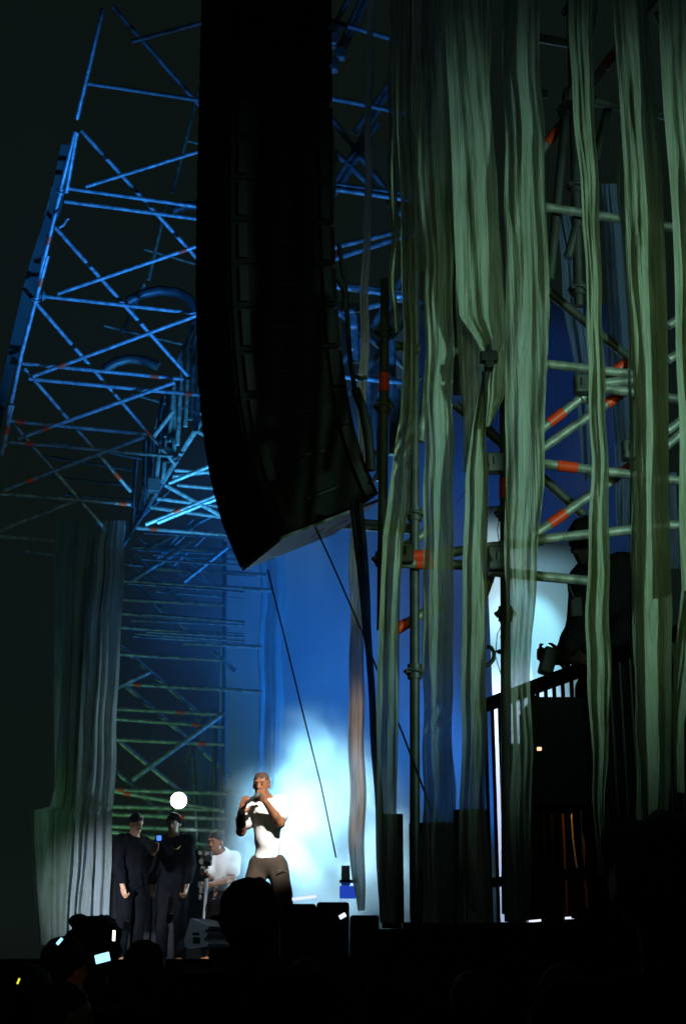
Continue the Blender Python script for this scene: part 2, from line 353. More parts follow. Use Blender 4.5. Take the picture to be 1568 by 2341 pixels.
for x, y, s in ((1130,1060,1), (1137,1278,1.2), (925,1266,1), (1300,222,.8), (1330,880,1), (1440,1030,1)):
    mb = MB().box(P(x, y, 6.6), (.085 * s, .08, .10 * s), bev=.012); mb.tube(P(x, y, 6.52), P(x, y - 18, 6.5), .009, 8); mb.build('swivel_clamp', M['darksteel'] , fr)
for k, pts_ in enumerate(([(1046,905),(1058,880),(1075,868),(1082,850)], [(1150,1420),(1136,1450),(1132,1500),(1150,1560)], [(1148,1155),(1136,1210),(1144,1262)], [(1045,1150),(1062,1125),(1070,1110)], [(905,1010),(916,1028),(930,1042)])):
    MB().path([P(x, y, 6.45) for x, y in pts_], .0022, 5).build('loose_wire', M['rope'], fr)
tag(MB().path([P(x, y, 6.9) for x, y in [(1112,1478),(1122,1480),(1129,1492),(1127,1508),(1118,1519),(1110,1522)]], .011, 8).build('coiled_cable', M['rope']), 'short black cable loop hanging in the bright gap of the gauze', 'cable')
for k, (x, y, w) in enumerate(((1144,1489,24), (1148,1423,12), (1148,1455,12))):
    a, b = P(x - w / 2, y, 6.75), P(x + w / 2, y + 2, 6.75)
    mb = MB().path([a, a.lerp(b, .3), a.lerp(b, .7), b], [.002, .012, .012, .004], 8); mb.build('spigot', M['darksteel'], fr)

# ------------------------------------------------------------------ added cloths that catch light in place of lit haze
def cloth_wall(name, x0, x1, ytop, ybot, Y, amp, label, m='cyc', n=90):
    a = P(x0, 1170, Y).x; b = P(x1, 1170, Y).x; zt = P(784, ytop, Y).z; zb = P(784, ybot, Y).z
    mb = MB(); vs = []; rows = 16
    for j in range(rows + 1):
        z = zb + (zt - zb) * j / rows
        for i in range(n + 1):
            x = a + (b - a) * i / n
            vs.append((x, Y + amp * (math.sin(x * 5.1) + .5 * math.sin(x * 11.3 + 1)) + .12 * math.sin(z * .9 + x * .5), z))
    fs = [(j * (n + 1) + i, j * (n + 1) + i + 1, (j + 1) * (n + 1) + i + 1, (j + 1) * (n + 1) + i) for j in range(rows) for i in range(n)]
    o = mb.add(vs, fs, True).build(name, M[m]); tag(o, label, 'backdrop'); o.modifiers.new('thickness', 'SOLIDIFY').thickness = .01
    return o
cloth_wall('glow_cloth', 514, 1500, 690, 2230, 26, .03, 'large cloth added to carry the blue haze glow across the back of the stage')
cloth_wall('side_glow_cloth', 1110, 1200, 1152, 2190, 17.5, .01, 'upright cloth added to carry the white glow in the narrow gap left of the widest gauze strip')
cloth_wall('side_glow_cloth', 1196, 1342, 1235, 2190, 17.7, .01, 'cloth added to carry the cyan-white haze glow behind the guard and the railing')

# ------------------------------------------------------------------ strips of gauze
def sm(pts, y):
    ys = [p[0] for p in pts]
    k = max(0, min(len(pts) - 2, sum(1 for q in ys if q <= y) - 1))
    a, b = pts[k], pts[k + 1]; t = max(0, min(1, (y - a[0]) / (b[0] - a[0]))); t = t * t * (3 - 2 * t) * .25 + t * .75
    return a[1] + (b[1] - a[1]) * t, a[2] + (b[2] - a[2]) * t
def strip(rows, Y, folds, amp, seed, label, m='gauze', name='gauze_strip', group='gauze strips hanging on the right', step=9, n=56, twist=0, kink=()):
    """a band of cloth folded lengthwise into a few flat facets whose creases wander with the height"""
    r = random.Random(seed); nf = max(1, len(folds) - 1 + (seed % 2)) if name == 'gauze_strip' else len(folds) + 2; amp = amp * (.58 if name == 'gauze_strip' else 1)
    cuts = [((i + 1) / (nf + 1) + r.uniform(-.16, .16), r.uniform(.04, .13), r.uniform(.0009, .0026), r.random() * 6.3, r.uniform(.008, .025), r.uniform(.004, .008), r.random() * 6) for i in range(nf)]
    dep = [r.uniform(.25, 1.25) * (-1) ** (i + seed) for i in range(nf + 2)]; dp = [(r.uniform(.0012, .0034), r.random() * 6.3, r.uniform(.5, 1.1)) for _ in range(nf + 2)]
    y0, y1 = rows[0][0], rows[-1][0]; K = max(6, int((y1 - y0) / step)); vs = []
    e = [(r.uniform(.006, .02), r.random() * 6, r.uniform(1, 3.2)) for _ in range(4)]
    for j in range(K + 1):
        y = y0 + (y1 - y0) * j / K; xl, xr = sm(rows, y); w = xr - xl
        xl += sum(a * 90 * math.sin(y * f * .01 + p) for a, p, f in e[:2]); xr += sum(a * 90 * math.sin(y * f * .01 + p) for a, p, f in e[2:])
        cs = [0.0] + sorted(c + a1 * math.sin(y * f1 + p1) + a2 * math.sin(y * f2 + p2) for c, a1, f1, p1, a2, f2, p2 in cuts) + [1.0]
        ds = [d * (1 + dp[i][2] * math.sin(y * dp[i][0] + dp[i][1])) for i, d in enumerate(dep)]
        for i in range(n + 1):
            t = i / n; q = 0
            while q < nf and t > cs[q + 1]: q += 1
            u = (t - cs[q]) / max(1e-4, cs[q + 1] - cs[q]); u = min(1, max(0, u)); u = u * .75 + (u * u * (3 - 2 * u)) * .25
            d = amp * (ds[q] + (ds[q + 1] - ds[q]) * u)
            for ky, kh, ka in kink: d += ka * math.exp(-((y - ky) / kh) ** 2) * math.sin(t * 9 + y * .12)
            d += .0022 * math.sin(t * 9 + y * .033 + seed * 3) * math.sin(y * .009 + seed) + .0016 * math.sin(t * 22 - y * .012 + seed) + .0030 * math.sin(t * 14 + y * .021 + seed) + .006 * math.sin(y * .017 + t * 3 + seed) + .003 * math.sin(t * 31 - y * .006)
            vs.append(P(xl + w * t, y, Y + d + twist * (t - .5)))
    fs = [(j * (n + 1) + i, (j + 1) * (n + 1) + i, (j + 1) * (n + 1) + i + 1, j * (n + 1) + i + 1) for j in range(K) for i in range(n)]
    o = MB().add(vs, fs, True).build(name, M[m]); return tag(o, label, 'gauze strip', group)
S = strip
S([(-60,842,856),(150,838,852),(400,833,850),(650,826,845),(900,818,840),(1050,820,836),(1190,800,826),(1400,799,830),(1600,797,833),(1900,797,835),(2000,803,835),(2082,818,834)], 9.6, (1,2.3), .035, 3, 'narrow beige strip hanging behind the black speaker column, its foot in front of the smoke', 'gauze_beige', n=26)
S([(-60,893,912),(150,888,908),(360,886,906),(560,894,912),(640,888,905),(760,898,912)], 6.35, (1.2,), .02, 4, 'short dark strip with a pale lower end, left of the other gauze')
S([(-60,905,940),(300,908,940),(500,916,944),(760,922,950),(950,914,948),(1010,905,942),(1050,900,940),(1140,888,938),(1230,874,922),(1330,870,914),(1600,860,912),(1850,862,906),(2110,872,905)], 6.3, (1.0,2.1,3.4), .035, 5, 'gauze strip twisted once at mid height, beside the left dark pole', 'gauze', kink=((1030,60,.03),))
S([(-60,958,1024),(200,958,1026),(400,955,1032),(600,972,1036),(800,970,1036),(1200,968,1036),(1500,964,1036),(1640,968,1032),(1800,966,1040),(2110,966,1036)], 6.15, (1.3,2.6,4.6), .045, 6, 'long gauze strip just right of the thin dark pole, reaching the stage edge', 'gauze_thin', kink=((1640,40,.02),))
S([(-60,930,965),(300,930,962),(500,940,968),(620,948,975)], 6.5, (1.2,2), .02, 22, 'dark short strip high up behind the left part of the curtain', 'gauze_dense')
S([(-60,1012,1098),(150,1020,1112),(300,1030,1128),(500,1036,1140),(640,1042,1150),(720,1050,1156),(780,1088,1158),(812,1106,1140)], 6.0, (1.2,2.4,4.2), .05, 7, 'wide gauze strip gathered at its foot by the black clamp', 'gauze_thin')
S([(640,1040,1100),(780,1046,1112),(870,1050,1110),(960,1060,1096),(1030,1060,1084),(1080,1058,1074)], 6.2, (1.0,2.0), .03, 21, 'pale flap of gauze behind and left of the black clamp', 'gauze_thin')
S([(800,1122,1160),(860,1110,1158),(900,1108,1154),(940,1108,1135),(975,1108,1118)], 5.98, (.8,), .02, 8, 'small loose tail of gauze hanging below the black clamp')
S([(840,1106,1116),(900,1092,1112),(1000,1078,1112),(1100,1062,1114),(1250,1058,1113),(1500,1056,1112),(1800,1052,1110),(2110,1044,1124)], 6.05, (1.1,2.3,3.7), .035, 9, 'gauze strip fanning out from under the black clamp down to the stage edge', 'gauze')
S([(-60,1148,1228),(150,1150,1236),(300,1152,1242),(500,1154,1250),(700,1155,1256),(850,1155,1250),(1000,1155,1244),(1100,1154,1242),(1300,1154,1228),(1450,1154,1214),(1600,1152,1214),(1850,1150,1216),(2110,1156,1208)], 5.9, (1.4,2.8,4.7), .055, 10, 'widest and palest gauze strip, in the middle of the curtain', 'gauze_thin')
S([(-60,1294,1350),(200,1306,1356),(400,1324,1366),(600,1336,1372),(700,1341,1376),(900,1345,1384),(1050,1350,1388),(1200,1346,1392),(1330,1342,1393),(1430,1338,1393),(1550,1340,1396),(1650,1348,1392),(1800,1354,1384),(2000,1366,1380)], 5.85, (1.0,2.2,3.3), .04, 11, 'narrow gauze strip hanging in front of the dark guard at the rail')
S([(-60,1396,1474),(250,1416,1500),(400,1424,1512),(600,1432,1522),(760,1440,1524),(1000,1452,1528),(1250,1452,1530),(1400,1452,1536),(1600,1456,1534),(1800,1464,1530),(1960,1474,1518),(2060,1488,1512)], 5.8, (1.3,2.5,4.1), .055, 12, 'broad gauze strip with a pale right edge, second from the right side', 'gauze')
S([(-60,1500,1600),(250,1516,1600),(500,1536,1610),(800,1546,1615),(1100,1552,1620),(1350,1556,1625)], 5.7, (1.2,2.2), .05, 13, 'gauze strip cut by the right side of the picture, widest at the top', 'gauze')
S([(1350,1556,1610),(1500,1540,1600),(1660,1536,1562),(1760,1538,1562),(1812,1540,1564)], 6.0, (1.2,), .03, 14, 'short olive strip end at the far right, low beside the dark crowd', 'gauze_dense')
S([(-60,1344,1368),(40,1345,1363),(80,1348,1356)], 5.95, (1.,), .02, 15, 'tiny tip of gauze at the top, between two long strips')
S([(-60,1095,1120),(300,1100,1125),(500,1118,1140),(800,1138,1152)], 6.25, (1.2,), .02, 16, 'dark thin strip high up between the gathered strip and the widest one', 'gauze_dense')
S([(-60,1440,1466),(400,1410,1424),(800,1436,1444),(1200,1440,1452),(1500,1448,1458),(1900,1456,1476)], 6.1, (1.,), .02, 17, 'dark edge strip close behind the left side of the broad right strip', 'gauze_dense')
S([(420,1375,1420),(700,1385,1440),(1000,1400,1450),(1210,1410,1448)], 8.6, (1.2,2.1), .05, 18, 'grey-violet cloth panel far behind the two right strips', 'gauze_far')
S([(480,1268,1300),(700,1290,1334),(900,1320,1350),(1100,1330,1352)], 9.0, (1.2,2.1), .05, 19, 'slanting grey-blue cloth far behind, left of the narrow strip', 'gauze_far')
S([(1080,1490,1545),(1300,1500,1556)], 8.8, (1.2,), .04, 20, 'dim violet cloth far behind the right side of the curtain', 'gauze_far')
# far curtains on the stage
G2 = 'tall pale curtains on the stage'
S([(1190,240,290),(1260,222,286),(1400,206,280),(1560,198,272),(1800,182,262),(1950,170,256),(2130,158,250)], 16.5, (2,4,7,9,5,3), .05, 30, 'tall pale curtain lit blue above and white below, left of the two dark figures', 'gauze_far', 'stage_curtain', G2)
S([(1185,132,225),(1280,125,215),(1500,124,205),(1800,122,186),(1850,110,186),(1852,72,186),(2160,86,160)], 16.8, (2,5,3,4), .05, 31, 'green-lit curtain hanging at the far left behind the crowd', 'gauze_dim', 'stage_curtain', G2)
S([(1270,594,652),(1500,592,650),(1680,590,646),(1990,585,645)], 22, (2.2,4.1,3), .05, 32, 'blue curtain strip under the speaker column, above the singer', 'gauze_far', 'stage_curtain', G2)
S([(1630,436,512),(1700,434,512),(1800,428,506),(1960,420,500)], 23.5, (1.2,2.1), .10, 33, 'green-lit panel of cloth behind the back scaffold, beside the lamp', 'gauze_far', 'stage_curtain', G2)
# black clamp and black cloth bundle
c = P(1118, 818, 5.92)
cl = empty('clamp', c, 'black cross-shaped clamp gripping the gathered gauze', 'clamp')
MB().box(P(1117, 817, 5.92), (.080, .05, .047), bev=.006).build('jaw', M['black'], cl)
MB().box(P(1117, 825, 5.93), (.042, .06, .085), bev=.006).build('body', M['black'], cl)
MB().tube(P(1117, 806, 5.92), P(1116, 787, 5.92), .015, 10, .006).build('screw', M['black'], cl)
MB().tube(P(1110, 850, 5.92), P(1107, 900, 5.95), .02, 10, .008).build('strap', M['black'], cl)
o = S([(1150,800,832),(1250,808,838),(1400,826,848),(1500,836,852),(1650,846,862),(1900,858,878),(2110,868,896)], 7.2, (1.,), .03, 40, 'thick black cable bundle dropping from the speaker column to the stage', 'gauze_black', 'cable_bundle', 'x', n=20)
o['category'] = 'cable'; del o['group']
for pts_, lab in (([(612,1303),(650,1455),(690,1620),(735,1800),(768,1960)], 'thin taut rope from the foot of the speaker column down past the singer'), ([(712,1186),(760,1290),(830,1450),(925,1690),(1000,1890),(1084,2084)], 'thin taut rope running from the speaker column down across the gauze')):
    pp = [P(x, y, 7.9 - 1.9 * k / len(pts_) - .3) for k, (x, y) in enumerate(pts_)] if len(pts_) == 6 else [P(x, y, 7.9 + 1.0 * k / len(pts_)) for k, (x, y) in enumerate(pts_)]
    tag(MB().path(pp, .0048, 6).build('guy_rope', M['rope']), lab, 'rope', 'ropes below the speaker column')

# ------------------------------------------------------------------ line array
# frame: f = towards the audience (left), w = away from the camera, cabinets in an arc
f_dir = Vector((-.86, -.12, 0)).normalized(); w_dir = Vector((-.36, .93, 0)).normalized()
arr = empty('line_array', P(700, 1180, 7.5), 'tall black hanging column of speakers curving down to a grey underside', 'speaker', None)
near_front = P(642, 1224, 7.45)
W, DEP = .74, .60
ang = R(24); pos = near_front.copy(); cabs = []
for k in range(15):
    h = .275
    fd = (f_dir * math.cos(ang) - Vector((0, 0, 1)) * math.sin(ang)).normalized()
    ud = w_dir.cross(fd); ud = ud if ud.z > 0 else -ud
    cabs.append((pos.copy(), fd, ud, h)); pos = pos + ud * (h + .004); ang = max(R(.5), ang - R([7.5,5.5,4,2.2,1.6,1.1,.8,.5,.4,.3,.2,.1,.1,.1,.1][k]))
for k, (p, fd, ud, h) in enumerate(cabs):
    taper = .02
    q = [p, p - fd * DEP + ud * taper, p - fd * DEP + w_dir * W + ud * taper, p + w_dir * W]
    t = [p + ud * h, p - fd * DEP + ud * (h - taper), p - fd * DEP + w_dir * W + ud * (h - taper), p + w_dir * W + ud * h]
    cb = MB().add(q + t, [(0,3,2,1),(4,5,6,7),(0,1,5,4),(2,3,7,6),(3,0,4,7),(1,2,6,5)]).build('speaker_cabinet', M['box'], arr)
    g = MB()
    a0 = p + fd * .012 + w_dir * .03 + ud * .02
    g.add([a0, a0 + w_dir * (W - .06), a0 + w_dir * (W - .06) + ud * (h - .04), a0 + ud * (h - .04),
           a0 - fd * .014, a0 + w_dir * (W - .06) - fd * .014, a0 + w_dir * (W - .06) + ud * (h - .04) - fd * .014, a0 + ud * (h - .04) - fd * .014],
          [(0,1,2,3),(0,4,5,1),(3,2,6,7),(0,3,7,4),(1,5,6,2)]).build('grille', M['grille'], cb)
    rp = p - fd * (DEP - .06) - w_dir * .018 + ud * h * .5
    for c_ in (rp, p - fd * .06 - w_dir * .016 + ud * h * .5): MB().box(c_, (.05, .03, h * .8), Matrix((fd, w_dir, ud)).transposed()).build('rigging_plate', M['black'], cb)
    MB().tube(p - fd * DEP * .35 - w_dir * .012 + ud * h * .5, p - fd * DEP * .65 - w_dir * .012 + ud * h * .5, .014, 8).build('handle', M['black'], cb)
p, fd, ud, h = cabs[0]
a = p - ud * .004 + w_dir * .02; 
pl = MB().add([a, a - fd * DEP, a - fd * DEP + w_dir * (W - .04), a + w_dir * (W - .04), a - ud * .015, a - fd * DEP - ud * .015, a - fd * DEP + w_dir * (W - .04) - ud * .015, a + w_dir * (W - .04) - ud * .015],
    [(0,1,2,3),(7,6,5,4),(0,4,5,1),(2,6,7,3),(3,7,4,0),(1,5,6,2)]).build('underside_plate', M['plate'], arr)
b = a - ud * .019
MB().add([b - fd * .34 + w_dir * .2, b - fd * .50 + w_dir * .25, b - fd * .52 + w_dir * .60, b - fd * .34 + w_dir * .42, b - fd * .34 + w_dir * .2 + ud * .003, b - fd * .50 + w_dir * .25 + ud * .003, b - fd * .52 + w_dir * .60 + ud * .003, b - fd * .34 + w_dir * .42 + ud * .003],
    [(3,2,1,0),(0,1,5,4),(1,2,6,5),(2,3,7,6),(3,0,4,7)]).build('pale_sticker', mat('worn_plate', (.24, .27, .26), .6, 0, .8, 0, (20, 20, 20)), pl)
MB().tube(b, b + w_dir * (W - .05), .006, 6).build('edge_trim', M['chrome'], pl)
# lumps and looped cables on the rear of the column
for pp, rr in (([(756,300),(762,420),(757,480)], .018), ([(776,640),(790,670),(788,710)], .02), ([(808,860),(826,866),(838,862)], .012), ([(812,890),(828,930),(840,985),(846,1040),(848,1075)], .028), ([(846,1020),(862,1040),(866,1075),(850,1104)], .009), ([(752,330),(770,360),(758,400)], .012), ([(775,560),(790,660),(800,820),(812,900)], .014)):
    MB().path([P(x, y, 7.45) for x, y in pp], rr, 10).build('rear_cable', M['rope'], arr)
for x in (650, 740):
    pole(arr, 'hanging_chain', cabs[-1][0] - f_dir * (x - 600) / 330 + Vector((0, .4, .28)), cabs[-1][0] - f_dir * (x - 600) / 330 + Vector((0, .4, 2.4)), .012, m='black')

# ------------------------------------------------------------------ figures: one smooth surface each, from blended round limbs
class SDF:
    def __init__(s, lo, hi, h):
        s.h = h; s.lo = np.array(lo, float) - 2 * h; n = np.ceil((np.array(hi) - s.lo) / h).astype(int) + 3
        s.D = np.full(n, 1.0, np.float32); s.n = n
    def blk(s, lo, hi):
        i0 = np.clip(np.floor((np.array(lo) - s.lo) / s.h).astype(int), 0, s.n - 1); i1 = np.clip(np.ceil((np.array(hi) - s.lo) / s.h).astype(int) + 1, 1, s.n)
        ax = [s.lo[k] + s.h * np.arange(i0[k], i1[k]) for k in range(3)]
        X = np.stack(np.meshgrid(*ax, indexing='ij'), -1)
        return tuple(slice(a, b) for a, b in zip(i0, i1)), X
    def put(s, lo, hi, fn, k, sub=False):
        sl, X = s.blk(np.array(lo) - k - 3 * s.h, np.array(hi) + k + 3 * s.h)
        if 0 in X.shape: return
        d = fn(X); o = s.D[sl]
        if sub: d = -d; t = np.clip(.5 - .5 * (o - d) / k, 0, 1) if k else 0; s.D[sl] = np.maximum(o, d) if not k else o * (1 - t) + d * t + k * t * (1 - t)
        else:
            t = np.clip(.5 + .5 * (o - d) / max(k, 1e-5), 0, 1); s.D[sl] = o * (1 - t) + d * t - k * t * (1 - t)
    def limb(s, a, b, ra, rb, k=.02, sub=False):
        a = np.array(a, float); b = np.array(b, float); r = max(ra, rb)
        def fn(X):
            ab = b - a; t = np.clip(((X - a) @ ab) / max(1e-9, ab @ ab), 0, 1); return np.linalg.norm(X - a - t[..., None] * ab, axis=-1) - (ra + (rb - ra) * t)
        s.put(np.minimum(a, b) - r, np.maximum(a, b) + r, fn, k, sub)
    def ell(s, c, r, B=None, k=.02, sub=False):
        c = np.array(c, float); r = np.array(r, float); B = np.eye(3) if B is None else np.array(B, float); m = r.max()
        def fn(X):
            q = (X - c) @ B.T; k0 = np.linalg.norm(q / r, axis=-1); k1 = np.linalg.norm(q / r ** 2, axis=-1) + 1e-9; return k0 * (k0 - 1) / k1
        s.put(c - m, c + m, fn, k, sub)
    def cut(s, p, nrm):
        """removes the side the normal points to"""
        ax = [s.lo[i] + s.h * np.arange(s.n[i]) for i in range(3)]; nrm = np.array(nrm, float) / np.linalg.norm(nrm); p = np.array(p, float)
        g = ax[0][:, None, None] * nrm[0] + ax[1][None, :, None] * nrm[1] + ax[2][None, None, :] * nrm[2] - p @ nrm
        s.D = np.maximum(s.D, g.astype(np.float32))
    def folds(s, amp, f, seed=0):
        ax = [s.lo[i] + s.h * np.arange(s.n[i]) for i in range(3)]; x, y, z = ax[0][:, None, None], ax[1][None, :, None], ax[2][None, None, :]
        s.D = s.D + (amp * (np.sin(x * f + z * f * .45 + seed) * np.sin(z * f * .8 - y * f + seed * 2) + .5 * np.sin(x * f * 2.3 - z * f * 1.4 + seed))).astype(np.float32)
    def mesh(s):
        D = s.D; S_ = D < 0; n = D.shape
        C = [(i, j, k) for i in (0, 1) for j in (0, 1) for k in (0, 1)]
        cnt = sum(S_[i:n[0] - 1 + i, j:n[1] - 1 + j, k:n[2] - 1 + k].astype(np.int8) for i, j, k in C)
        act = (cnt > 0) & (cnt < 8); idx = np.argwhere(act); ids = np.full(act.shape, -1, np.int64); ids[act] = np.arange(len(idx))
        vals = np.stack([D[idx[:, 0] + i, idx[:, 1] + j, idx[:, 2] + k] for i, j, k in C], 1)
        acc = np.zeros((len(idx), 3)); num = np.zeros(len(idx)); Cn = np.array(C, float)
        for a in range(8):
            for b in range(a + 1, 8):
                if abs(Cn[a] - Cn[b]).sum() == 1:
                    va, vb = vals[:, a], vals[:, b]; m = (va < 0) != (vb < 0); t = np.where(m, va / np.where(m, va - vb, 1), 0)
                    acc += m[:, None] * (Cn[a] + t[:, None] * (Cn[b] - Cn[a])); num += m
        V = s.lo + s.h * (idx + acc / num[:, None]); F = []
        for ax in range(3):
            sl0 = [slice(None)] * 3; sl1 = [slice(None)] * 3; sl0[ax] = slice(0, -1); sl1[ax] = slice(1, None)
            A, B = S_[tuple(sl0)], S_[tuple(sl1)]; e = np.argwhere(A != B); u, w = [q for q in range(3) if q != ax]
            e = e[(e[:, u] > 0) & (e[:, w] > 0) & (e[:, u] < n[u] - 1) & (e[:, w] < n[w] - 1)]
            eu = e.copy(); eu[:, u] -= 1; ew = e.copy(); ew[:, w] -= 1; eb = eu.copy(); eb[:, w] -= 1
            q = np.stack([ids[tuple(z.T)] for z in (eb, ew, e, eu)], 1); inside = A[tuple(e.T)]
            flip = inside if ax != 1 else ~inside; q[~flip] = q[~flip][:, ::-1]; F.append(q)
        F = np.concatenate(F); F = F[(F >= 0).all(1)]
        return V, F
def sdf_obj(s, name, m, parent):
    V, F = s.mesh(); me = bpy.data.meshes.new(name); b = np.array(base_of(parent)[:])
    me.from_pydata((V - b).tolist(), [], F.tolist()); me.polygons.foreach_set('use_smooth', [True] * len(F)); me.materials.append(m); me.update()
    o = bpy.data.objects.new(name, me); COL.objects.link(o); o.parent = parent; return o
def basis(f, up=(0, 0, 1)):
    f = Vector(f).normalized(); r = f.cross(Vector(up)).normalized(); u = r.cross(f); return r, f, u        # right, forward, up of the head
def head(s, c, f, up=(0, 0, 1), q=1.0):
    r, f, u = basis(f, up); B = [r[:], f[:], u[:]]; c = Vector(c)
    at = lambda x, y, z: (c + r * x * q + f * y * q + u * z * q)[:]
    s.ell(at(0, -.012, .03), (.074 * q, .094 * q, .088 * q), B, .01); s.ell(at(0, .022, -.035), (.056 * q, .064 * q, .078 * q), B, .03)
    s.ell(at(0, .055, -.082), (.028 * q, .026 * q, .024 * q), B, .02)
    s.limb(at(0, .088, .018), at(0, .108, -.022), .009 * q, .014 * q, .012); s.ell(at(0, .095, -.028), (.018 * q, .014 * q, .011 * q), B, .01)
    s.ell(at(0, .082, .034), (.052 * q, .016 * q, .009 * q), B, .012)
    for x in (-1, 1):
        s.ell(at(x * .030, .092, .012), (.018 * q, .012 * q, .010 * q), B, .008, True); s.ell(at(x * .030, .076, .010), (.013 * q, .012 * q, .012 * q), B, .003)
        s.ell(at(x * .077, -.008, -.008), (.010 * q, .020 * q, .032 * q), B, .006)
    s.ell(at(0, .086, -.056), (.024 * q, .010 * q, .006 * q), B, .005); s.ell(at(0, .084, -.068), (.021 * q, .010 * q, .006 * q), B, .005)
    return at
def hand(s, w, d, nrm, curl=.6, q=1.0, thumb=1):
    """palm from the wrist w along d, nrm = palm side; fingers curl towards nrm"""
    d = Vector(d).normalized(); nrm = Vector(nrm); nrm = (nrm - d * nrm.dot(d)).normalized(); sd = d.cross(nrm) * thumb; w = Vector(w)
    p = w + d * .05 * q; s.ell(p[:], (.040 * q, .052 * q, .017 * q), [sd[:], d[:], nrm[:]], .02)
    for i, (off, ln) in enumerate(((.030, .92), (.010, 1.0), (-.010, .95), (-.029, .78))):
        a = w + d * .092 * q + sd * off * q; ang = curl * (.8 + .12 * i); r0 = .0100 * q
        for L_, rr in ((.042, .0098), (.027, .0090), (.020, .0080)):
            dd = d * math.cos(ang) + nrm * math.sin(ang); b = a + dd * L_ * ln * q; s.limb(a[:], b[:], r0, rr * q, .004); a = b; r0 = rr * q; ang += curl * .95
    a = w + d * .03 * q + sd * .032 * q; b = a + (d * .7 + sd * .6 + nrm * .5).normalized() * .038 * q; c_ = b + (d * .9 + nrm * (.3 + curl * .6)).normalized() * .032 * q
    s.limb(a[:], b[:], .014 * q, .011 * q, .01); s.limb(b[:], c_[:], .011 * q, .009 * q, .004)

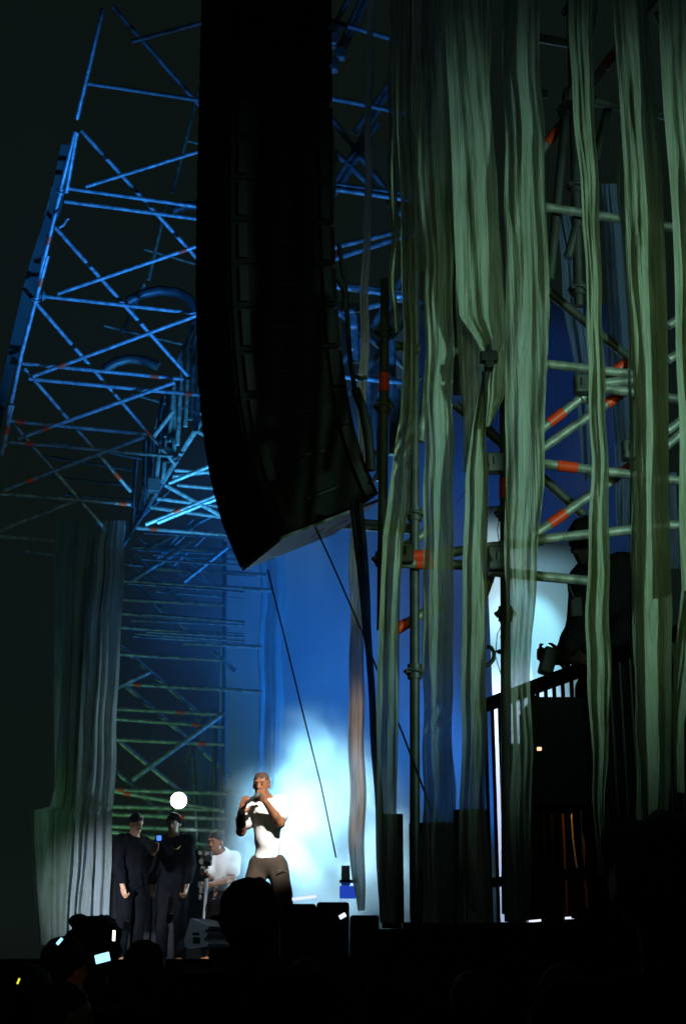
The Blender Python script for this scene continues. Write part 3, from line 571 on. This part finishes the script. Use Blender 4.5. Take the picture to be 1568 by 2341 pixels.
def person(name, root_loc, J, label, skin, cloth, group=None, h=.012, hair='short', sleeve=.55, hem=None, face=(0, -1, 0), up=(0, 0, 1), q=1.0, hands=True, hoodie=False):
    """J holds joints in world space; cloth = (top material, trousers material)"""
    root = empty(name, root_loc, label, 'person', group)
    V = {k: Vector(v) for k, v in J.items()}
    pts = np.array([v[:] for v in V.values()]); lo, hi = pts.min(0) - .24, pts.max(0) + .24
    sh = (V['shL'] - V['shR']).normalized(); upv = (V['neck'] - V['pelvis']).normalized(); fw = upv.cross(sh).normalized(); fw = -fw if fw.dot(Vector(face)) < -.3 else fw
    Bt = [sh[:], fw[:], upv[:]]; mid = V['pelvis'].lerp(V['neck'], .70); wst = V['pelvis'].lerp(V['neck'], .34)
    half = (V['shL'] - V['shR']).length / 2
    def torso(s, o):
        s.ell(mid[:], (half * .88 + o, .115 * q + o, .20 * q + o), Bt, .05); s.ell(wst[:], (half * .74 + o, .105 * q + o, .17 * q + o), Bt, .05)
        s.ell(V['pelvis'][:], (half * .80 + o, .115 * q + o, .125 * q + o), Bt, .05)
        for a in ('shL', 'shR'): s.limb(V['neck'].lerp(V['pelvis'], .06)[:], V[a][:], .050 * q + o, .060 * q + o, .045)
    def arm(s, sd, o, frac=1.0):
        a, e, w = V['sh' + sd], V['el' + sd], V['wr' + sd]
        if frac < 1: s.limb(a[:], a.lerp(e, frac)[:], .064 * q + o, .056 * q + o * 1.6, .03); return
        s.limb(a[:], e[:], .056 * q + o, .043 * q + o, .03); s.limb(e[:], e.lerp(w, .35)[:], .043 * q + o, .042 * q + o, .02); s.limb(e.lerp(w, .35)[:], w[:], .042 * q + o, .027 * q + o, .02)
    def leg(s, sd, o, to=1.0):
        a, k_, n_ = V['hip' + sd], V['kn' + sd], V['an' + sd]; s.limb(a[:], k_[:], .085 * q + o, .060 * q + o, .04)
        s.limb(k_[:], k_.lerp(n_, .3)[:], .058 * q + o, .056 * q + o, .02); s.limb(k_.lerp(n_, .3)[:], n_[:], .056 * q + o, .038 * q + o * 1.4, .02)
    s = SDF(lo, hi, h); torso(s, 0)
    for sd in 'LR': arm(s, sd, 0); leg(s, sd, 0)
    s.limb(V['neck'][:], (V['head'] - Vector(up) * .05 * q)[:], .056 * q, .050 * q, .02)
    at = head(s, V['head'], face, up, q)
    for sd in 'LR':
        ff = Vector((face[0], face[1], 0)).normalized(); a = V['an' + sd]; s.limb((a - Vector((0, 0, .05)))[:], (a - Vector((0, 0, .07)) + ff * .13)[:], .045, .035, .02)
        if hands:
            d = V.get('ha' + sd); d = (d - V['wr' + sd]) if d is not None else (V['wr' + sd] - V['el' + sd]); nn = V['pn' + sd] if 'pn' + sd in V and False else None
            tow = V['head'] - V['wr' + sd] if V['wr' + sd].z > mid.z - .05 else -sh * (1 if sd == 'L' else -1); hand(s, V['wr' + sd], d, tow + Vector((.01, .02, .03)), J_CURL.get((name, sd), .45), q, 1 if sd == 'L' else -1)
    sdf_obj(s, 'body', skin, root)
    # shirt
    s = SDF(lo, hi, h); torso(s, .020)
    for sd in 'LR': arm(s, sd, .020, sleeve if sleeve < 1 else 1.0)
    s.folds(.0045, 21, root_loc[0]); hz = hem if hem is not None else V['pelvis'] - upv * .03; s.cut(Vector(hz)[:], (-upv)[:])
    s.ell((V['neck'] + Vector(face) * .02 + upv * .035)[:], (.085 * q, .085 * q, .06 * q), None, .005, True)
    if sleeve >= 1:
        for sd in 'LR': w = V['wr' + sd]; dd = (w - V['el' + sd]).normalized(); s.ell((w + dd * .05)[:], (.07, .07, .07), None, 0.001, True)
    if hoodie: s.ell((V['head'] - Vector(face) * .03 + Vector((0, 0, .015)))[:], (.112 * q, .125 * q, .135 * q), None, .05); s.ell((V['head'] + Vector(face) * .10)[:], (.07, .07, .10), None, .01, True)
    sdf_obj(s, 'tshirt' if sleeve < 1 else 'jacket', cloth[0], root)
    s = SDF(lo, hi, h); s.ell(V['pelvis'][:], (half * .80 + .014, .13 * q, .12 * q), Bt, .05)
    for sd in 'LR': leg(s, sd, .020)
    s.folds(.005, 17, root_loc[1]); s.cut((V['pelvis'] + upv * .07)[:], upv[:])
    sdf_obj(s, 'trousers', cloth[1], root)
    if hair and not hoodie:
        s = SDF(V['head'] - Vector((.16,) * 3), V['head'] + Vector((.16,) * 3), min(h, .009)); r_, f_, u_ = basis(face, up); B = [r_[:], f_[:], u_[:]]
        c = V['head'] + (-f_ * .014 + u_ * .034) * q; th = {'short': .0045, 'buzz': .0015, 'full': .016, 'cap': .012, 'big': .035}[hair]
        s.ell(c[:], tuple((v_ + th) * q for v_ in (.074, .094, .088)), B, .01)
        if hair == 'big':
            rb_ = random.Random(int(abs(root_loc[0]) * 100))
            for _ in range(12):
                a_ = rb_.uniform(0, 6.28); z_ = rb_.uniform(-.2, 1.0); s.ell((c + (r_ * math.cos(a_) * .085 + f_ * math.sin(a_) * .10 + u_ * z_ * .10) * q)[:], (.042, .042, .036), None, .02)
            s.folds(.004, 45, 1.0)
        s.cut((V['head'] + u_ * .042 * q + f_ * .06 * q)[:], (f_ * .62 - u_ * .78)[:])
        s.folds(.004, 60, 2.0)
        if hair == 'cap': s.ell((V['head'] + f_ * .10 * q + u_ * .052 * q)[:], (.062, .055, .010), B, .01)
        sdf_obj(s, 'cap' if hair == 'cap' else 'hair', M['dark'] if hair == 'cap' else M['buzz'] if hair == 'buzz' else M['hair'], root)
    ey = MB()
    for x in (-1, 1):
        e = Vector(at(x * .030, .0845, .010)); ey = MB(); vs = []; n1 = 8
        for i in range(5):
            for k in range(n1): ph = math.pi * i / 4; th_ = 2 * math.pi * k / n1; vs.append(e + Vector((math.sin(ph) * math.cos(th_), math.sin(ph) * math.sin(th_), math.cos(ph))) * .0068)
        ey.add(vs, [(i * n1 + k, i * n1 + (k + 1) % n1, (i + 1) * n1 + (k + 1) % n1, (i + 1) * n1 + k) for i in range(4) for k in range(n1)], True).build('eye', M['hair'], root)
    return root, V
J_CURL = {}
def stand(x, y, z, yaw=0, H=1.78, lean=0):
    """joints of a person standing at x, y, z, facing the yaw direction (0 = towards the camera)"""
    f = Vector((math.sin(yaw), -math.cos(yaw), 0)); r = Vector((math.cos(yaw), math.sin(yaw), 0)); k = H / 1.78; b = Vector((x, y, z)); U = Vector((0, 0, 1))
    p = lambda a, c, d: b + (r * a + f * c + U * d) * k
    J = dict(pelvis=p(0, 0, .96), neck=p(0, .02 + lean, 1.49), head=p(0, .05 + lean, 1.655), shL=p(.185, lean, 1.44), shR=p(-.185, lean, 1.44), elL=p(.24, .02 + lean, 1.14), elR=p(-.24, .02 + lean, 1.14),
             wrL=p(.24, .12 + lean, .89), wrR=p(-.24, .12 + lean, .89), hipL=p(.10, 0, .92), hipR=p(-.10, 0, .92), knL=p(.12, .03, .50), knR=p(-.12, .03, .50), anL=p(.13, 0, .09), anR=p(-.13, 0, .09))
    return J, p, f

# the singer
YS = 13.7; D_ = lambda x, y, d=0: P(x, y, YS + d)
base = Vector((D_(612, 1960).x, YS, 1.6))
J = dict(head=D_(598,1795,-.10), neck=D_(610,1826,-.02), shL=D_(637,1838,-.02), shR=D_(570,1845,.0), pelvis=D_(612,1972,.02),
         elL=D_(641,1882,-.16), wrL=D_(607,1833,-.28), elR=D_(551,1901,-.08), wrR=D_(552,1862,-.28), haL=D_(598,1815,-.30), haR=D_(556,1840,-.30),
         hipL=D_(634,1978,.02), hipR=D_(592,1978,.02), knL=D_(652,2080,-.12), knR=D_(566,2075,-.10), anL=Vector((D_(662,2180).x, YS, 1.69)), anR=Vector((D_(552,2180).x, YS, 1.69)))
J_CURL[('person', 'L')] = 1.0; J_CURL[('person', 'R')] = .25
singer, V = person('person', base, J, 'singer in a white t-shirt and dark brown cargo trousers holding a microphone to his mouth', M['skin'], (M['white'], M['brown']), h=.0085, hair='buzz', hem=D_(606,1962), face=(-.22,-.97,-.10), up=(-.03,-.1,1))
s = SDF(D_(552,1862,-.28) - Vector((.12,)*3), D_(552,1862,-.28) + Vector((.12,)*3), .008); a = J['wrR']; e_ = J['elR']
s.limb(e_.lerp(a, .42)[:], a.lerp(e_, -.12)[:], .046, .036, .01); sdf_obj(s, 'wrist_sleeve', M['dark'], singer)
MB().path([D_(635,1992,-.15), D_(645,1990,-.13), D_(656,1995,-.06)], .007, 6).build('pocket_zip', M['chrome'], singer)
mic = empty('microphone', D_(590,1818,-.33), 'black handheld microphone held to the mouth of the singer', 'microphone')
a, b = D_(591,1817,-.33), D_(560,1838,-.36)
MB().tube(a.lerp(b, .2), b, .019, 12, .014).build('handle', M['black'], mic); MB().path([a - (b - a) * .12, a, a.lerp(b, .18), a.lerp(b, .26)], [.012, .026, .027, .018], 12).build('grille', M['darksteel'], mic)
for x, y, c in ((661,2030,'gledd'), (661,2038,'gledd')):
    pass

# seated player on the left of the singer
YG = 16.2; E_ = lambda x, y, d=0: P(x, y, YG + d)
base = Vector((E_(505,2050).x, YG, 1.6))
J = dict(head=E_(494,1927,-.12), neck=E_(503,1954,-.04), shL=E_(533,1963,0), shR=E_(481,1966,-.05), pelvis=E_(512,2046,.06), elL=E_(530,2010,-.12), wrL=E_(483,2022,-.34), haL=E_(472,2024,-.38),
         elR=E_(474,2010,-.10), wrR=E_(472,1996,-.32), haR=E_(466,1988,-.38), hipL=E_(527,2052,.0), hipR=E_(497,2052,.0), knL=E_(548,2066,-.42), knR=E_(490,2068,-.46), anL=Vector((E_(545,2060).x, YG-.40, 1.69)), anR=Vector((E_(492,2060).x, YG-.44, 1.69)))
J_CURL[('person', 'R')] = 1.1
player, V = person('person', base, J, 'seated person in a white t-shirt left of the singer, hands closed around a pale pole', M['skin'], (M['white'], M['dark']), h=.0095, hem=E_(510,2041), face=(-.52,-.84,-.10), hair='short')
st = empty('stool', Vector((E_(513,2075).x, YG + .05, 1.6)), 'black round stool under the seated person in white', 'stool'); c = Vector(st.location)
MB().tube(c + Vector((0,0,.52)), c + Vector((0,0,.58)), .19, 24).build('seat', M['black'], st)
for k in range(3):
    w = Vector((math.cos(k*2.1), math.sin(k*2.1), 0)); MB().tube(c + Vector((0,0,.53)), c + w * .24, .014, 8).build('leg', M['darksteel'], st)
gear = empty('camera_pole', E_(470,2100,-.42), 'pale pole topped by a black and silver camera, held by the seated person in white', 'camera pole')
MB().tube(E_(467,2100,-.42), E_(473,2008,-.42), .019, 10).build('pole', M['wedge'], gear)
mb = MB().box(E_(469,1962,-.42), (.15, .13, .16), bev=.02); cb = mb.build('camera_body', M['black'], gear)
for x, y, r_ in ((462,1970,.03), (474,1952,.026), (458,1950,.022), (466,1984,.02)):
    MB().tube(E_(x,y,-.48), E_(x,y,-.55), r_, 12).build('knob', M['chrome'], cb)
MB().tube(E_(478,1962,-.48), E_(476,1962,-.60), .04, 14).build('lens', M['black'], cb)
for x, y, r_ in ((458,2020,.030), (459,2034,.022), (457,2048,.02)):
    MB().tube(E_(x,y,-.42), E_(x+1,y+5,-.46), r_, 10).build('clip', M['chrome'], gear)

# two dark figures
J, p, f = stand(P(304, 1898, 16.6).x, 16.6, 1.6, R(52), 1.62)
J['wrL'] = P(350,1950,16.1); J['elL'] = P(336,1984,16.3); J['haL'] = P(359,1934,16.1)
person('person', (J['pelvis'].x, 16.6, 1.6), J, 'person in black, leftmost of the two dark figures, head bent towards a blue lit screen', M['skin2'], (M['dark'], M['dark']), hair='short', sleeve=1, face=(.70,-.66,-.28), h=.013)
J, p, f = stand(P(401, 1902, 17.0).x, 17.0, 1.6, R(-20), 1.66)
person('person', (J['pelvis'].x, 17.0, 1.6), J, 'person in black wearing a cap and a gold chain, right of the two dark figures', M['skin'], (M['navy'], M['dark']), hair='cap', sleeve=1, face=(-.2,-.97,-.1), h=.013)
tag(MB().path([P(391,1936,16.86), P(397,1941,16.80), P(406,1941,16.80), P(413,1934,16.86)], .008, 6).build('neck_chain', mat('gold', (.8,.45,.1), .3, 1)), 'gold neck chain of the person in the cap', 'necklace')
tag(MB().box(P(364,1916,16.0), (.05, .02, .055), bev=.008).build('phone', M['blueled']), 'small blue lit screen held up between the two dark figures', 'phone')

# guard leaning on the rail behind the gauze
YQ = 7.25; Q_ = lambda x, y, d=0: P(x, y, YQ + d)
base = Vector((Q_(1390,1500).x, YQ, 1.85))
J = dict(head=Q_(1342,1243,-.22), neck=Q_(1362,1290,-.10), shL=Q_(1424,1300,.05), shR=Q_(1336,1330,-.18), pelvis=Q_(1395,1565,.10), elL=Q_(1420,1440,-.15), wrL=Q_(1330,1508,-.42), haL=Q_(1300,1502,-.45), elR=Q_(1322,1440,-.30), wrR=Q_(1286,1508,-.40), haR=Q_(1262,1505,-.42),
         hipL=Q_(1430,1580,.10), hipR=Q_(1362,1580,.10), knL=Vector((Q_(1430,1700).x, YQ, 2.42)), knR=Vector((Q_(1362,1700).x, YQ, 2.42)), anL=Vector((Q_(1430,1700).x, YQ+.1, 1.94)), anR=Vector((Q_(1362,1700).x, YQ+.1, 1.94)))
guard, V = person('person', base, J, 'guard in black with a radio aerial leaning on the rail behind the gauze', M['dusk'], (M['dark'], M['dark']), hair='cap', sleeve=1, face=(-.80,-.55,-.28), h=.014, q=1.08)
rd = empty('radio', Q_(1311,1372,-.42), 'black two-way radio with a short aerial on the shoulder of the guard', 'radio')
MB().box(Q_(1316,1388,-.40), (.055,.03,.10), bev=.006).build('case', M['black'], rd); MB().tube(Q_(1312,1370,-.42), Q_(1299,1338,-.44), .005, 8, .008).build('aerial', M['black'], rd)
tag(MB().box(Q_(1252,1512,-.46), (.07,.09,.13), Matrix.Rotation(.3,3,'Y'), bev=.012).build('torch', M['black']), 'black torch in the hands of the guard over the rail', 'torch')

# ------------------------------------------------------------------ railing and raised platform at the right
rail = empty('railing', PZ(1300,1560,3.1), 'dark sloping handrail with upright bars in front of the guard', 'railing')
ra, rb = PZ(1085, 1622, 3.12), PZ(1600, 1428, 3.12)
MB().box((ra + rb) / 2, ((rb - ra).length, .06, .07), (rb - ra).to_track_quat('X', 'Z').to_matrix(), .008).build('handrail', M['black'], rail)
for k in range(24):
    c = ra.lerp(rb, .02 + k / 24 * .96); MB().box(c - Vector((0,0,.63)), (.020, .022, 1.24), bev=.003).build('bar', M['black'], rail)
lo_ = Vector((0,0,1.03)); MB().box((ra + rb) / 2 - lo_, ((rb - ra).length, .05, .05), (rb - ra).to_track_quat('X', 'Z').to_matrix()).build('bottom_rail', M['black'], rail)
pf = (ra + rb) / 2
tag(MB().box((2.75, 8.9, 1.79), (4.9, 2.9, .12), None).build('side_platform', M['deck']), 'black raised platform that the guard stands on', 'platform')
def panel(x0, x1, y0, y1, Y, label, name='darkening_panel', t=.06, m='black', cat='panel', g=None):
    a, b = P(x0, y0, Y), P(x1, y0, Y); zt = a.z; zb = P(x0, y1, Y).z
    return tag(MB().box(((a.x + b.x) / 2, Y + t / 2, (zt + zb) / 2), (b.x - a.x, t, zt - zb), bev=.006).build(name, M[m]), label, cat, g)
fc = empty('flight_case', P(1290, 1835, 7.0), 'tall black equipment case on the platform below the rail', 'case')
a, b = P(1216, 1590, 7.0), P(1362, 1835, 7.0)
MB().box(((a.x + b.x) / 2, 7.3, (a.z + b.z) / 2), (b.x - a.x, .55, a.z - b.z), bev=.015).build('shell', M['dark'], fc)
for x in (1222, 1356): MB().box(((P(x,1700,7.0)).x, 7.02, (a.z + b.z) / 2), (.03, .03, a.z - b.z + .01), bev=.004).build('edge_strip', M['dark'], fc)
panel(1150, 1216, 1700, 2128, 8.2, 'black panel added to darken the space low behind the widest gauze strip')  # black panels added where the space behind the gauze is only dark
panel(1216, 1350, 1790, 2128, 8.7, 'black panel added to hide the bright cloth behind the two orange timber posts')
panel(1342, 1640, 1560, 2128, 7.6, 'large black panel added to darken the space under the rail at the far right')
panel(1036, 1117, 1850, 2122, 8.2, 'black panel added to darken the space low behind the gauze strip under the clamp')
panel(935, 1042, 1880, 2122, 8.0, 'black panel added to darken the space low between the dark poles and the gathered gauze')
panel(872, 921, 1860, 2122, 8.0, 'black panel added to darken the space low beside the cable bundle')
for k, (x0, x1, y0, y1) in enumerate(((1277,1288,1838,2110),(1328,1341,1838,2110))):
    panel(x0, x1, y0, y1, 7.9, ('timber post lit orange, left of the pair low behind the gauze', 'timber post lit orange, right of the pair low behind the gauze')[k], 'timber_post', .05, 'wood', 'post', 'orange timber posts')
spot(P(1310, 1790, 7.6), P(1310, 2000, 7.9), (1.0, .42, .08), .9, 120, 1, .05, .2)
tag(MB().path([P(x, y, 7.8) for x, y in [(1304,1840),(1306,1880),(1309,1920),(1314,1960),(1318,1985)]], .006, 6).build('white_cable', M['white']), 'thin white cable hanging between the two orange posts', 'cable')
for k, (x, y, w, h_) in enumerate(((1232,1712,10,5),)):
    tag(MB().box(P(x, y, 6.95), (w * .0021, .02, h_ * .0021 * 1.5), bev=.002).build('work_lamp', M['warm']), 'tiny warm work lamp on the black case', 'lamp')
G3 = 'glowing strips for lit gaps along the stage edge'  # glowing strips stand in for gaps that show the lit stage behind
for k, (x0, y0, x1, y1, Y, lab) in enumerate(((668,2056,723,2049,11.5,'glowing strip put in for a lit gap at the stage edge right of the singer'), (1121,2116,1154,2113,7.6,'short glowing strip put in for a lit gap at the stage edge under the bright gap'), (1203,2107,1235,2104,7.6,'short glowing strip put in for a lit gap at the stage edge under the widest gauze strip'), (1292,2099,1310,2098,7.6,'short glowing strip put in for a lit gap at the stage edge under the timber posts'))):
    a, b = P(x0, y0, Y), P(x1, y1, Y); tag(MB().box((a + b) / 2, ((b - a).length, .04, .022 if k == 0 else .011), (b - a).to_track_quat('X', 'Z').to_matrix()).build('gap_glow', M['led']), lab, 'gap glow', G3)
# stage skirt
def skirt(x0, x1, ytop0, ytop1, Y, label, name='stage_skirt', th=.05):
    a, b = P(x0, ytop0, Y), P(x1, ytop1, Y); n = 60; vs = []
    for i in range(n + 1):
        x = a.x + (b.x - a.x) * i / n; z = a.z + (b.z - a.z) * i / n; d = .03 * math.sin(x * 13) + .015 * math.sin(x * 37)
        vs += [(x, Y + d, z), (x, Y + d - .02, 0)]
    o = MB().add(vs, [(2 * i, 2 * i + 1, 2 * i + 3, 2 * i + 2) for i in range(n)], True).build(name, M['dark']); o.modifiers.new('thickness', 'SOLIDIFY').thickness = .01
    return tag(o, label, 'skirt')
skirt(860, 1800, 2124, 2112, 7.4, 'black cloth skirt in front of the raised right part of the stage')
skirt(-300, 870, 2196, 2190, 10.9, 'black cloth skirt along the low front of the stage at the left')
mon = empty('subwoofer_stack', P(760, 2200, 10), 'low black cabinets on the stage edge in front of the smoke', 'speaker')
for k, (x0, x1, yt) in enumerate(((640,724,2066),(722,800,2062),(798,868,2092))):
    a, b = P(x0, yt, 10.2), P(x1, yt, 10.2); mb = MB().box(((a.x + b.x) / 2, 10.5, (a.z + 1.0) / 2), (b.x - a.x - .01, .6, a.z - 1.0), bev=.02); mb.build('cabinet', M['box'], mon)
tag(MB().box(P(783,2094,10.1), (.05,.03,.03), Matrix.Rotation(-.5,3,'Y'), bev=.005).build('small_glow', M['led']), 'small white indicator lamp on the black cabinets right of the singer', 'lamp')
# floor monitor wedge
wd = empty('stage_monitor', P(450, 2165, 10.8), 'grey wedge-shaped floor speaker standing tilted at the stage edge', 'speaker')
poly = [P(x, y, 10.8) for x, y in [(436,2099),(479,2117),(476,2124),(468,2127),(470,2131),(476,2134),(472,2142),(466,2146),(468,2152),(476,2158),(474,2164),(440,2170),(424,2166),(421,2150)]]
MB().prism(poly, (0,0,0), (.12,.5,0)).build('cabinet', M['wedge'], wd); MB().box(P(448,2135,10.77), (.05,.02,.02), bev=.004).build('handle', M['black'], wd)
for k, (x0,y0,x1,y1,w,lab) in enumerate(((390,2090,386,2110,.03,'narrow grey fin left of the wedge speaker'),(291,2106,286,2128,.022,'narrow grey fin near the upright phone light'))):
    tag(MB().tube(P(x0,y0,10.9), P(x1,y1,10.9), w, 10, w*.6).build('stand_foot', M['wedge']), lab, 'stand', 'grey fins on the stage edge')
tag(MB().tube(P(392,2050,10.95), P(389,2088,10.95), .018, 10).build('water_bottle', M['white']), 'white upright tube standing above the grey fin', 'tube')
rk = empty('dark_blocks', P(350, 2150, 18.2), 'row of black blocks added to keep the space behind the two dark figures dark', 'dark blocks')  # black blocks added where the space behind the figures is only dark
for k, (x0, x1, yt) in enumerate(((256,300,1935),(300,352,1925),(352,408,1948),(408,466,1942))):
    a, b = P(x0, yt, 18.2), P(x1, yt, 18.2); MB().box(((a.x + b.x) / 2, 18.5, (a.z + 1.6) / 2), (b.x - a.x - .01, .6, a.z - 1.6), bev=.02).build('cabinet', M['box'], rk)
fb = empty('dark_floor_blocks', P(560, 2180, 12), 'low black blocks added to darken the stage floor in front of the singer', 'speaker')  # black blocks added to darken the lit stage floor below the singer
for k, (x0, x1, yt) in enumerate(((478,520,2092),(520,574,2078),(574,642,2074))):
    a, b = P(x0, yt, 12), P(x1, yt, 12); MB().box(((a.x + b.x) / 2, 12.3, (a.z + 1.6) / 2), (b.x - a.x - .01, .6, a.z - 1.6), bev=.02).build('cabinet', M['box'], fb)
# lamp facing the camera
lp = empty('stage_lamp', P(408, 1860, 17.5), 'round stage lamp glaring white at the camera above the dark figures', 'lamp')
c = P(409, 1830, 17.5); v = (Vector((0,0,1.7)) - c).normalized()
MB().tube(c - v * .28, c, .07, 20, .105).build('housing', M['black'], lp); MB().tube(c + v * .001, c + v * .01, .098, 24).build('lens', M['lens'], lp)
MB().path([P(396,1836,17.6), P(396,1856,17.6), P(404,1862,17.6), P(404,1905,17.6)], .014, 8).build('bracket', M['darksteel'], lp)
pl_ = bpy.data.lights.new('lamp_glow', 'SPOT'); pl_.energy = 60; pl_.spot_size = R(60); pl_.color = (1,.95,.9); pl_.shadow_soft_size = .06; po = bpy.data.objects.new('lamp_glow', pl_); COL.objects.link(po); po.location = c + v * .03; po.rotation_euler = v.to_track_quat('-Z','Y').to_euler()
tag(MB().box(P(400,1886,17.2), (.04,.03,.07), bev=.01).build('small_glow', M['led']), 'small white light just under the round stage lamp', 'lamp')
tag(MB().box(P(403,1866,17.3), (.10,.03,.03), bev=.01).build('small_glow', M['screen']), 'pale blue glint made as a glowing block under the round stage lamp', 'lamp')  # glint made as a small glowing block
# table gear right of the singer
tb = empty('equipment_table', P(800, 2080, 15), 'small equipment stand with a blue lit front and a white box, right of the singer', 'stand')
MB().box(P(795,2040,15.1), (.17,.2,.12), bev=.01).build('blue_box', M['blued'], tb); MB().box(P(790,2002,15.1), (.09,.1,.20), bev=.01).build('white_box', M['white'], tb); MB().box(P(797,2015,15.1), (.19,.25,.02), bev=.004).build('shelf', M['black'], tb)

# ------------------------------------------------------------------ crowd in the dark
GC = 'dark crowd in front of the stage'
crowd = [ (575,2018,4.7,R(175),'full','dark', 'dark head of the crowd nearest below the singer', 1.0),
          (225,2108,6.6,R(190),'big','dark', 'dark head of the crowd under the pale curtain', 1.0),
          (176,2126,7.0,R(160),'full','navy', 'dark head of the crowd left of the big head under the curtain', .95),
          (135,2142,6.2,R(140),'full','navy', 'dark-haired person with a faintly lit cheek beside the foot of the green curtain', .95),
          (1520,1905,2.9,R(180),'big','dark', 'nearest dark head, cut by the right side under the gauze', 1.0),
          (330,2150,6.0,R(185),'full','dark', 'dark head low before the two dark figures', .95),
          (60,2200,5.2,R(170),'full','navy', 'dark head at the lower left corner', .95),
          (440,2215,5.6,R(200),'cap','navy', 'capped dark head below the wedge speaker', .95),
          (700,2190,5.4,R(178),'full','dark', 'dark head below the cabinets right of the singer', .95),
          (880,2230,5.0,R(182),'cap','dark', 'capped dark head below the gauze left end', .95),
          (1080,2215,5.3,R(176),'full','navy', 'dark head below the middle of the gauze', .95),
          (1290,2200,5.1,R(188),'full','dark', 'dark head below the timber posts', .95),
          (125,2230,4.9,R(120),'short','navy', 'low face in the crowd looking right, lit faintly orange', .9)]
for k, (x, y, Y, yaw, hr, cl_, lab, q) in enumerate(crowd):
    hd = P(x, y, Y) - Vector((0, 0, .13)); H = hd.z / 1.655 * 1.78 if hd.z > 1.3 else 1.5
    J, p, f = stand(hd.x, Y, 0, yaw, H, 0)
    if k in (4, 0): J['head'] = hd
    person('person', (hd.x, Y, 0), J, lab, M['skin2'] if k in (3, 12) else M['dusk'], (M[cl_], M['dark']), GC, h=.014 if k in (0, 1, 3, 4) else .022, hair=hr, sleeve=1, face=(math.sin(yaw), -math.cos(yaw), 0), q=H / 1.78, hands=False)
for (x, y, Y, sz, rz, m_, lab) in ((235,2190,4.6,(.045,.008,.027),.25,'screen','tilted phone with a pale blue screen glowing in the crowd'), (261,2139,5.5,(.010,.008,.038),0,'screenw','thin upright phone light above the crowd under the curtain'), (137,2152,5.8,(.012,.008,.03),-.7,'screen','small phone glowing before the lit cheek at the left of the crowd'), (43,2243,4.5,(.006,.006,.018),-.35,'yled','small yellow-green light low in the left corner')):
    tag(MB().box(P(x, y, Y), sz, Matrix.Rotation(-rz, 3, 'Y'), .002).build('phone' if m_ != 'yled' else 'wristband', M[m_]), lab, 'phone' if m_ != 'yled' else 'wristband')
spot(P(235, 2230, 5.2), P(130, 2165, 6.1), (1.0, .55, .35), .9, 40, 1, .05, 0)

# ------------------------------------------------------------------ smoke and haze
def smoke(name, lo, hi, dens, nscale, label, seed, edge=1.0, thresh=(.42, .75)):
    lo, hi = Vector(lo), Vector(hi); c = (lo + hi) / 2; r = (hi - lo) / 2
    bm = bmesh.new(); bmesh.ops.create_icosphere(bm, subdivisions=4, radius=1)
    me = bpy.data.meshes.new(name); bm.to_mesh(me); bm.free(); me.transform(Matrix.Diagonal((*r, 1)))
    o = bpy.data.objects.new(name, me); COL.objects.link(o); o.location = c
    m = bpy.data.materials.new(name); m.use_nodes = True; nt = m.node_tree; nt.nodes.clear(); N = nt.nodes.new; L = nt.links.new
    out = N('ShaderNodeOutputMaterial'); pv = N('ShaderNodeVolumePrincipled'); pv.inputs['Color'].default_value = (.93, .96, 1, 1); pv.inputs['Anisotropy'].default_value = .25
    tc = N('ShaderNodeTexCoord'); n = N('ShaderNodeTexNoise'); n.inputs['Scale'].default_value = nscale; n.inputs['Detail'].default_value = 3; n.inputs['Distortion'].default_value = .4
    mp = N('ShaderNodeMapping'); mp.inputs['Location'].default_value = (seed, seed * 2, 0)
    mr = N('ShaderNodeMapRange'); mr.inputs[1].default_value = thresh[0]; mr.inputs[2].default_value = thresh[1]
    dv = N('ShaderNodeVectorMath'); dv.operation = 'DIVIDE'; dv.inputs[1].default_value = r[:]; ln = N('ShaderNodeVectorMath'); ln.operation = 'LENGTH'
    mr2 = N('ShaderNodeMapRange'); mr2.interpolation_type = 'SMOOTHSTEP'; mr2.inputs[1].default_value = 1.0; mr2.inputs[2].default_value = 1 - edge; mr2.inputs[3].default_value = 0; mr2.inputs[4].default_value = dens
    mu = N('ShaderNodeMath'); mu.operation = 'MULTIPLY'
    L(tc.outputs['Object'], mp.inputs[0]); L(mp.outputs[0], n.inputs['Vector']); L(n.outputs['Fac'], mr.inputs[0]); L(tc.outputs['Object'], dv.inputs[0]); L(dv.outputs[0], ln.inputs[0]); L(ln.outputs['Value'], mr2.inputs[0])
    L(mr.outputs[0], mu.inputs[0]); L(mr2.outputs[0], mu.inputs[1]); L(mu.outputs[0], pv.inputs['Density']); L(pv.outputs[0], out.inputs['Volume']); me.materials.append(m)
    return tag(o, label, 'smoke', None, 'stuff')
a, b = P(520, 2010, 16.5), P(900, 1600, 16.5)
smoke('stage_smoke', (a.x - .35, 14.8, .8), (b.x + .45, 18.4, b.z + .1), 2.6, 1.5, 'bright cloud of stage smoke behind the singer', 3.0, .95, (.45, .61))
smoke('blue_haze', (-4.6, 17.2, 1.0), (4.6, 25.6, 11.5), .15, .33, 'soft blue haze filling the back of the stage behind the speakers', 8.0, .9, (.28, .72))
hz = MB().box((0, 16, 7.5), (34, 42, 17)).build('haze', M['black'])
m = bpy.data.materials.new('haze_air'); m.use_nodes = True; nt = m.node_tree; nt.nodes.clear()
out = nt.nodes.new('ShaderNodeOutputMaterial'); pv = nt.nodes.new('ShaderNodeVolumePrincipled'); pv.inputs['Density'].default_value = .0009; pv.inputs['Color'].default_value = (.92, .96, 1, 1); pv.inputs['Anisotropy'].default_value = .3
nt.links.new(pv.outputs[0], out.inputs['Volume']); hz.data.materials[0] = m; tag(hz, kind='stuff')
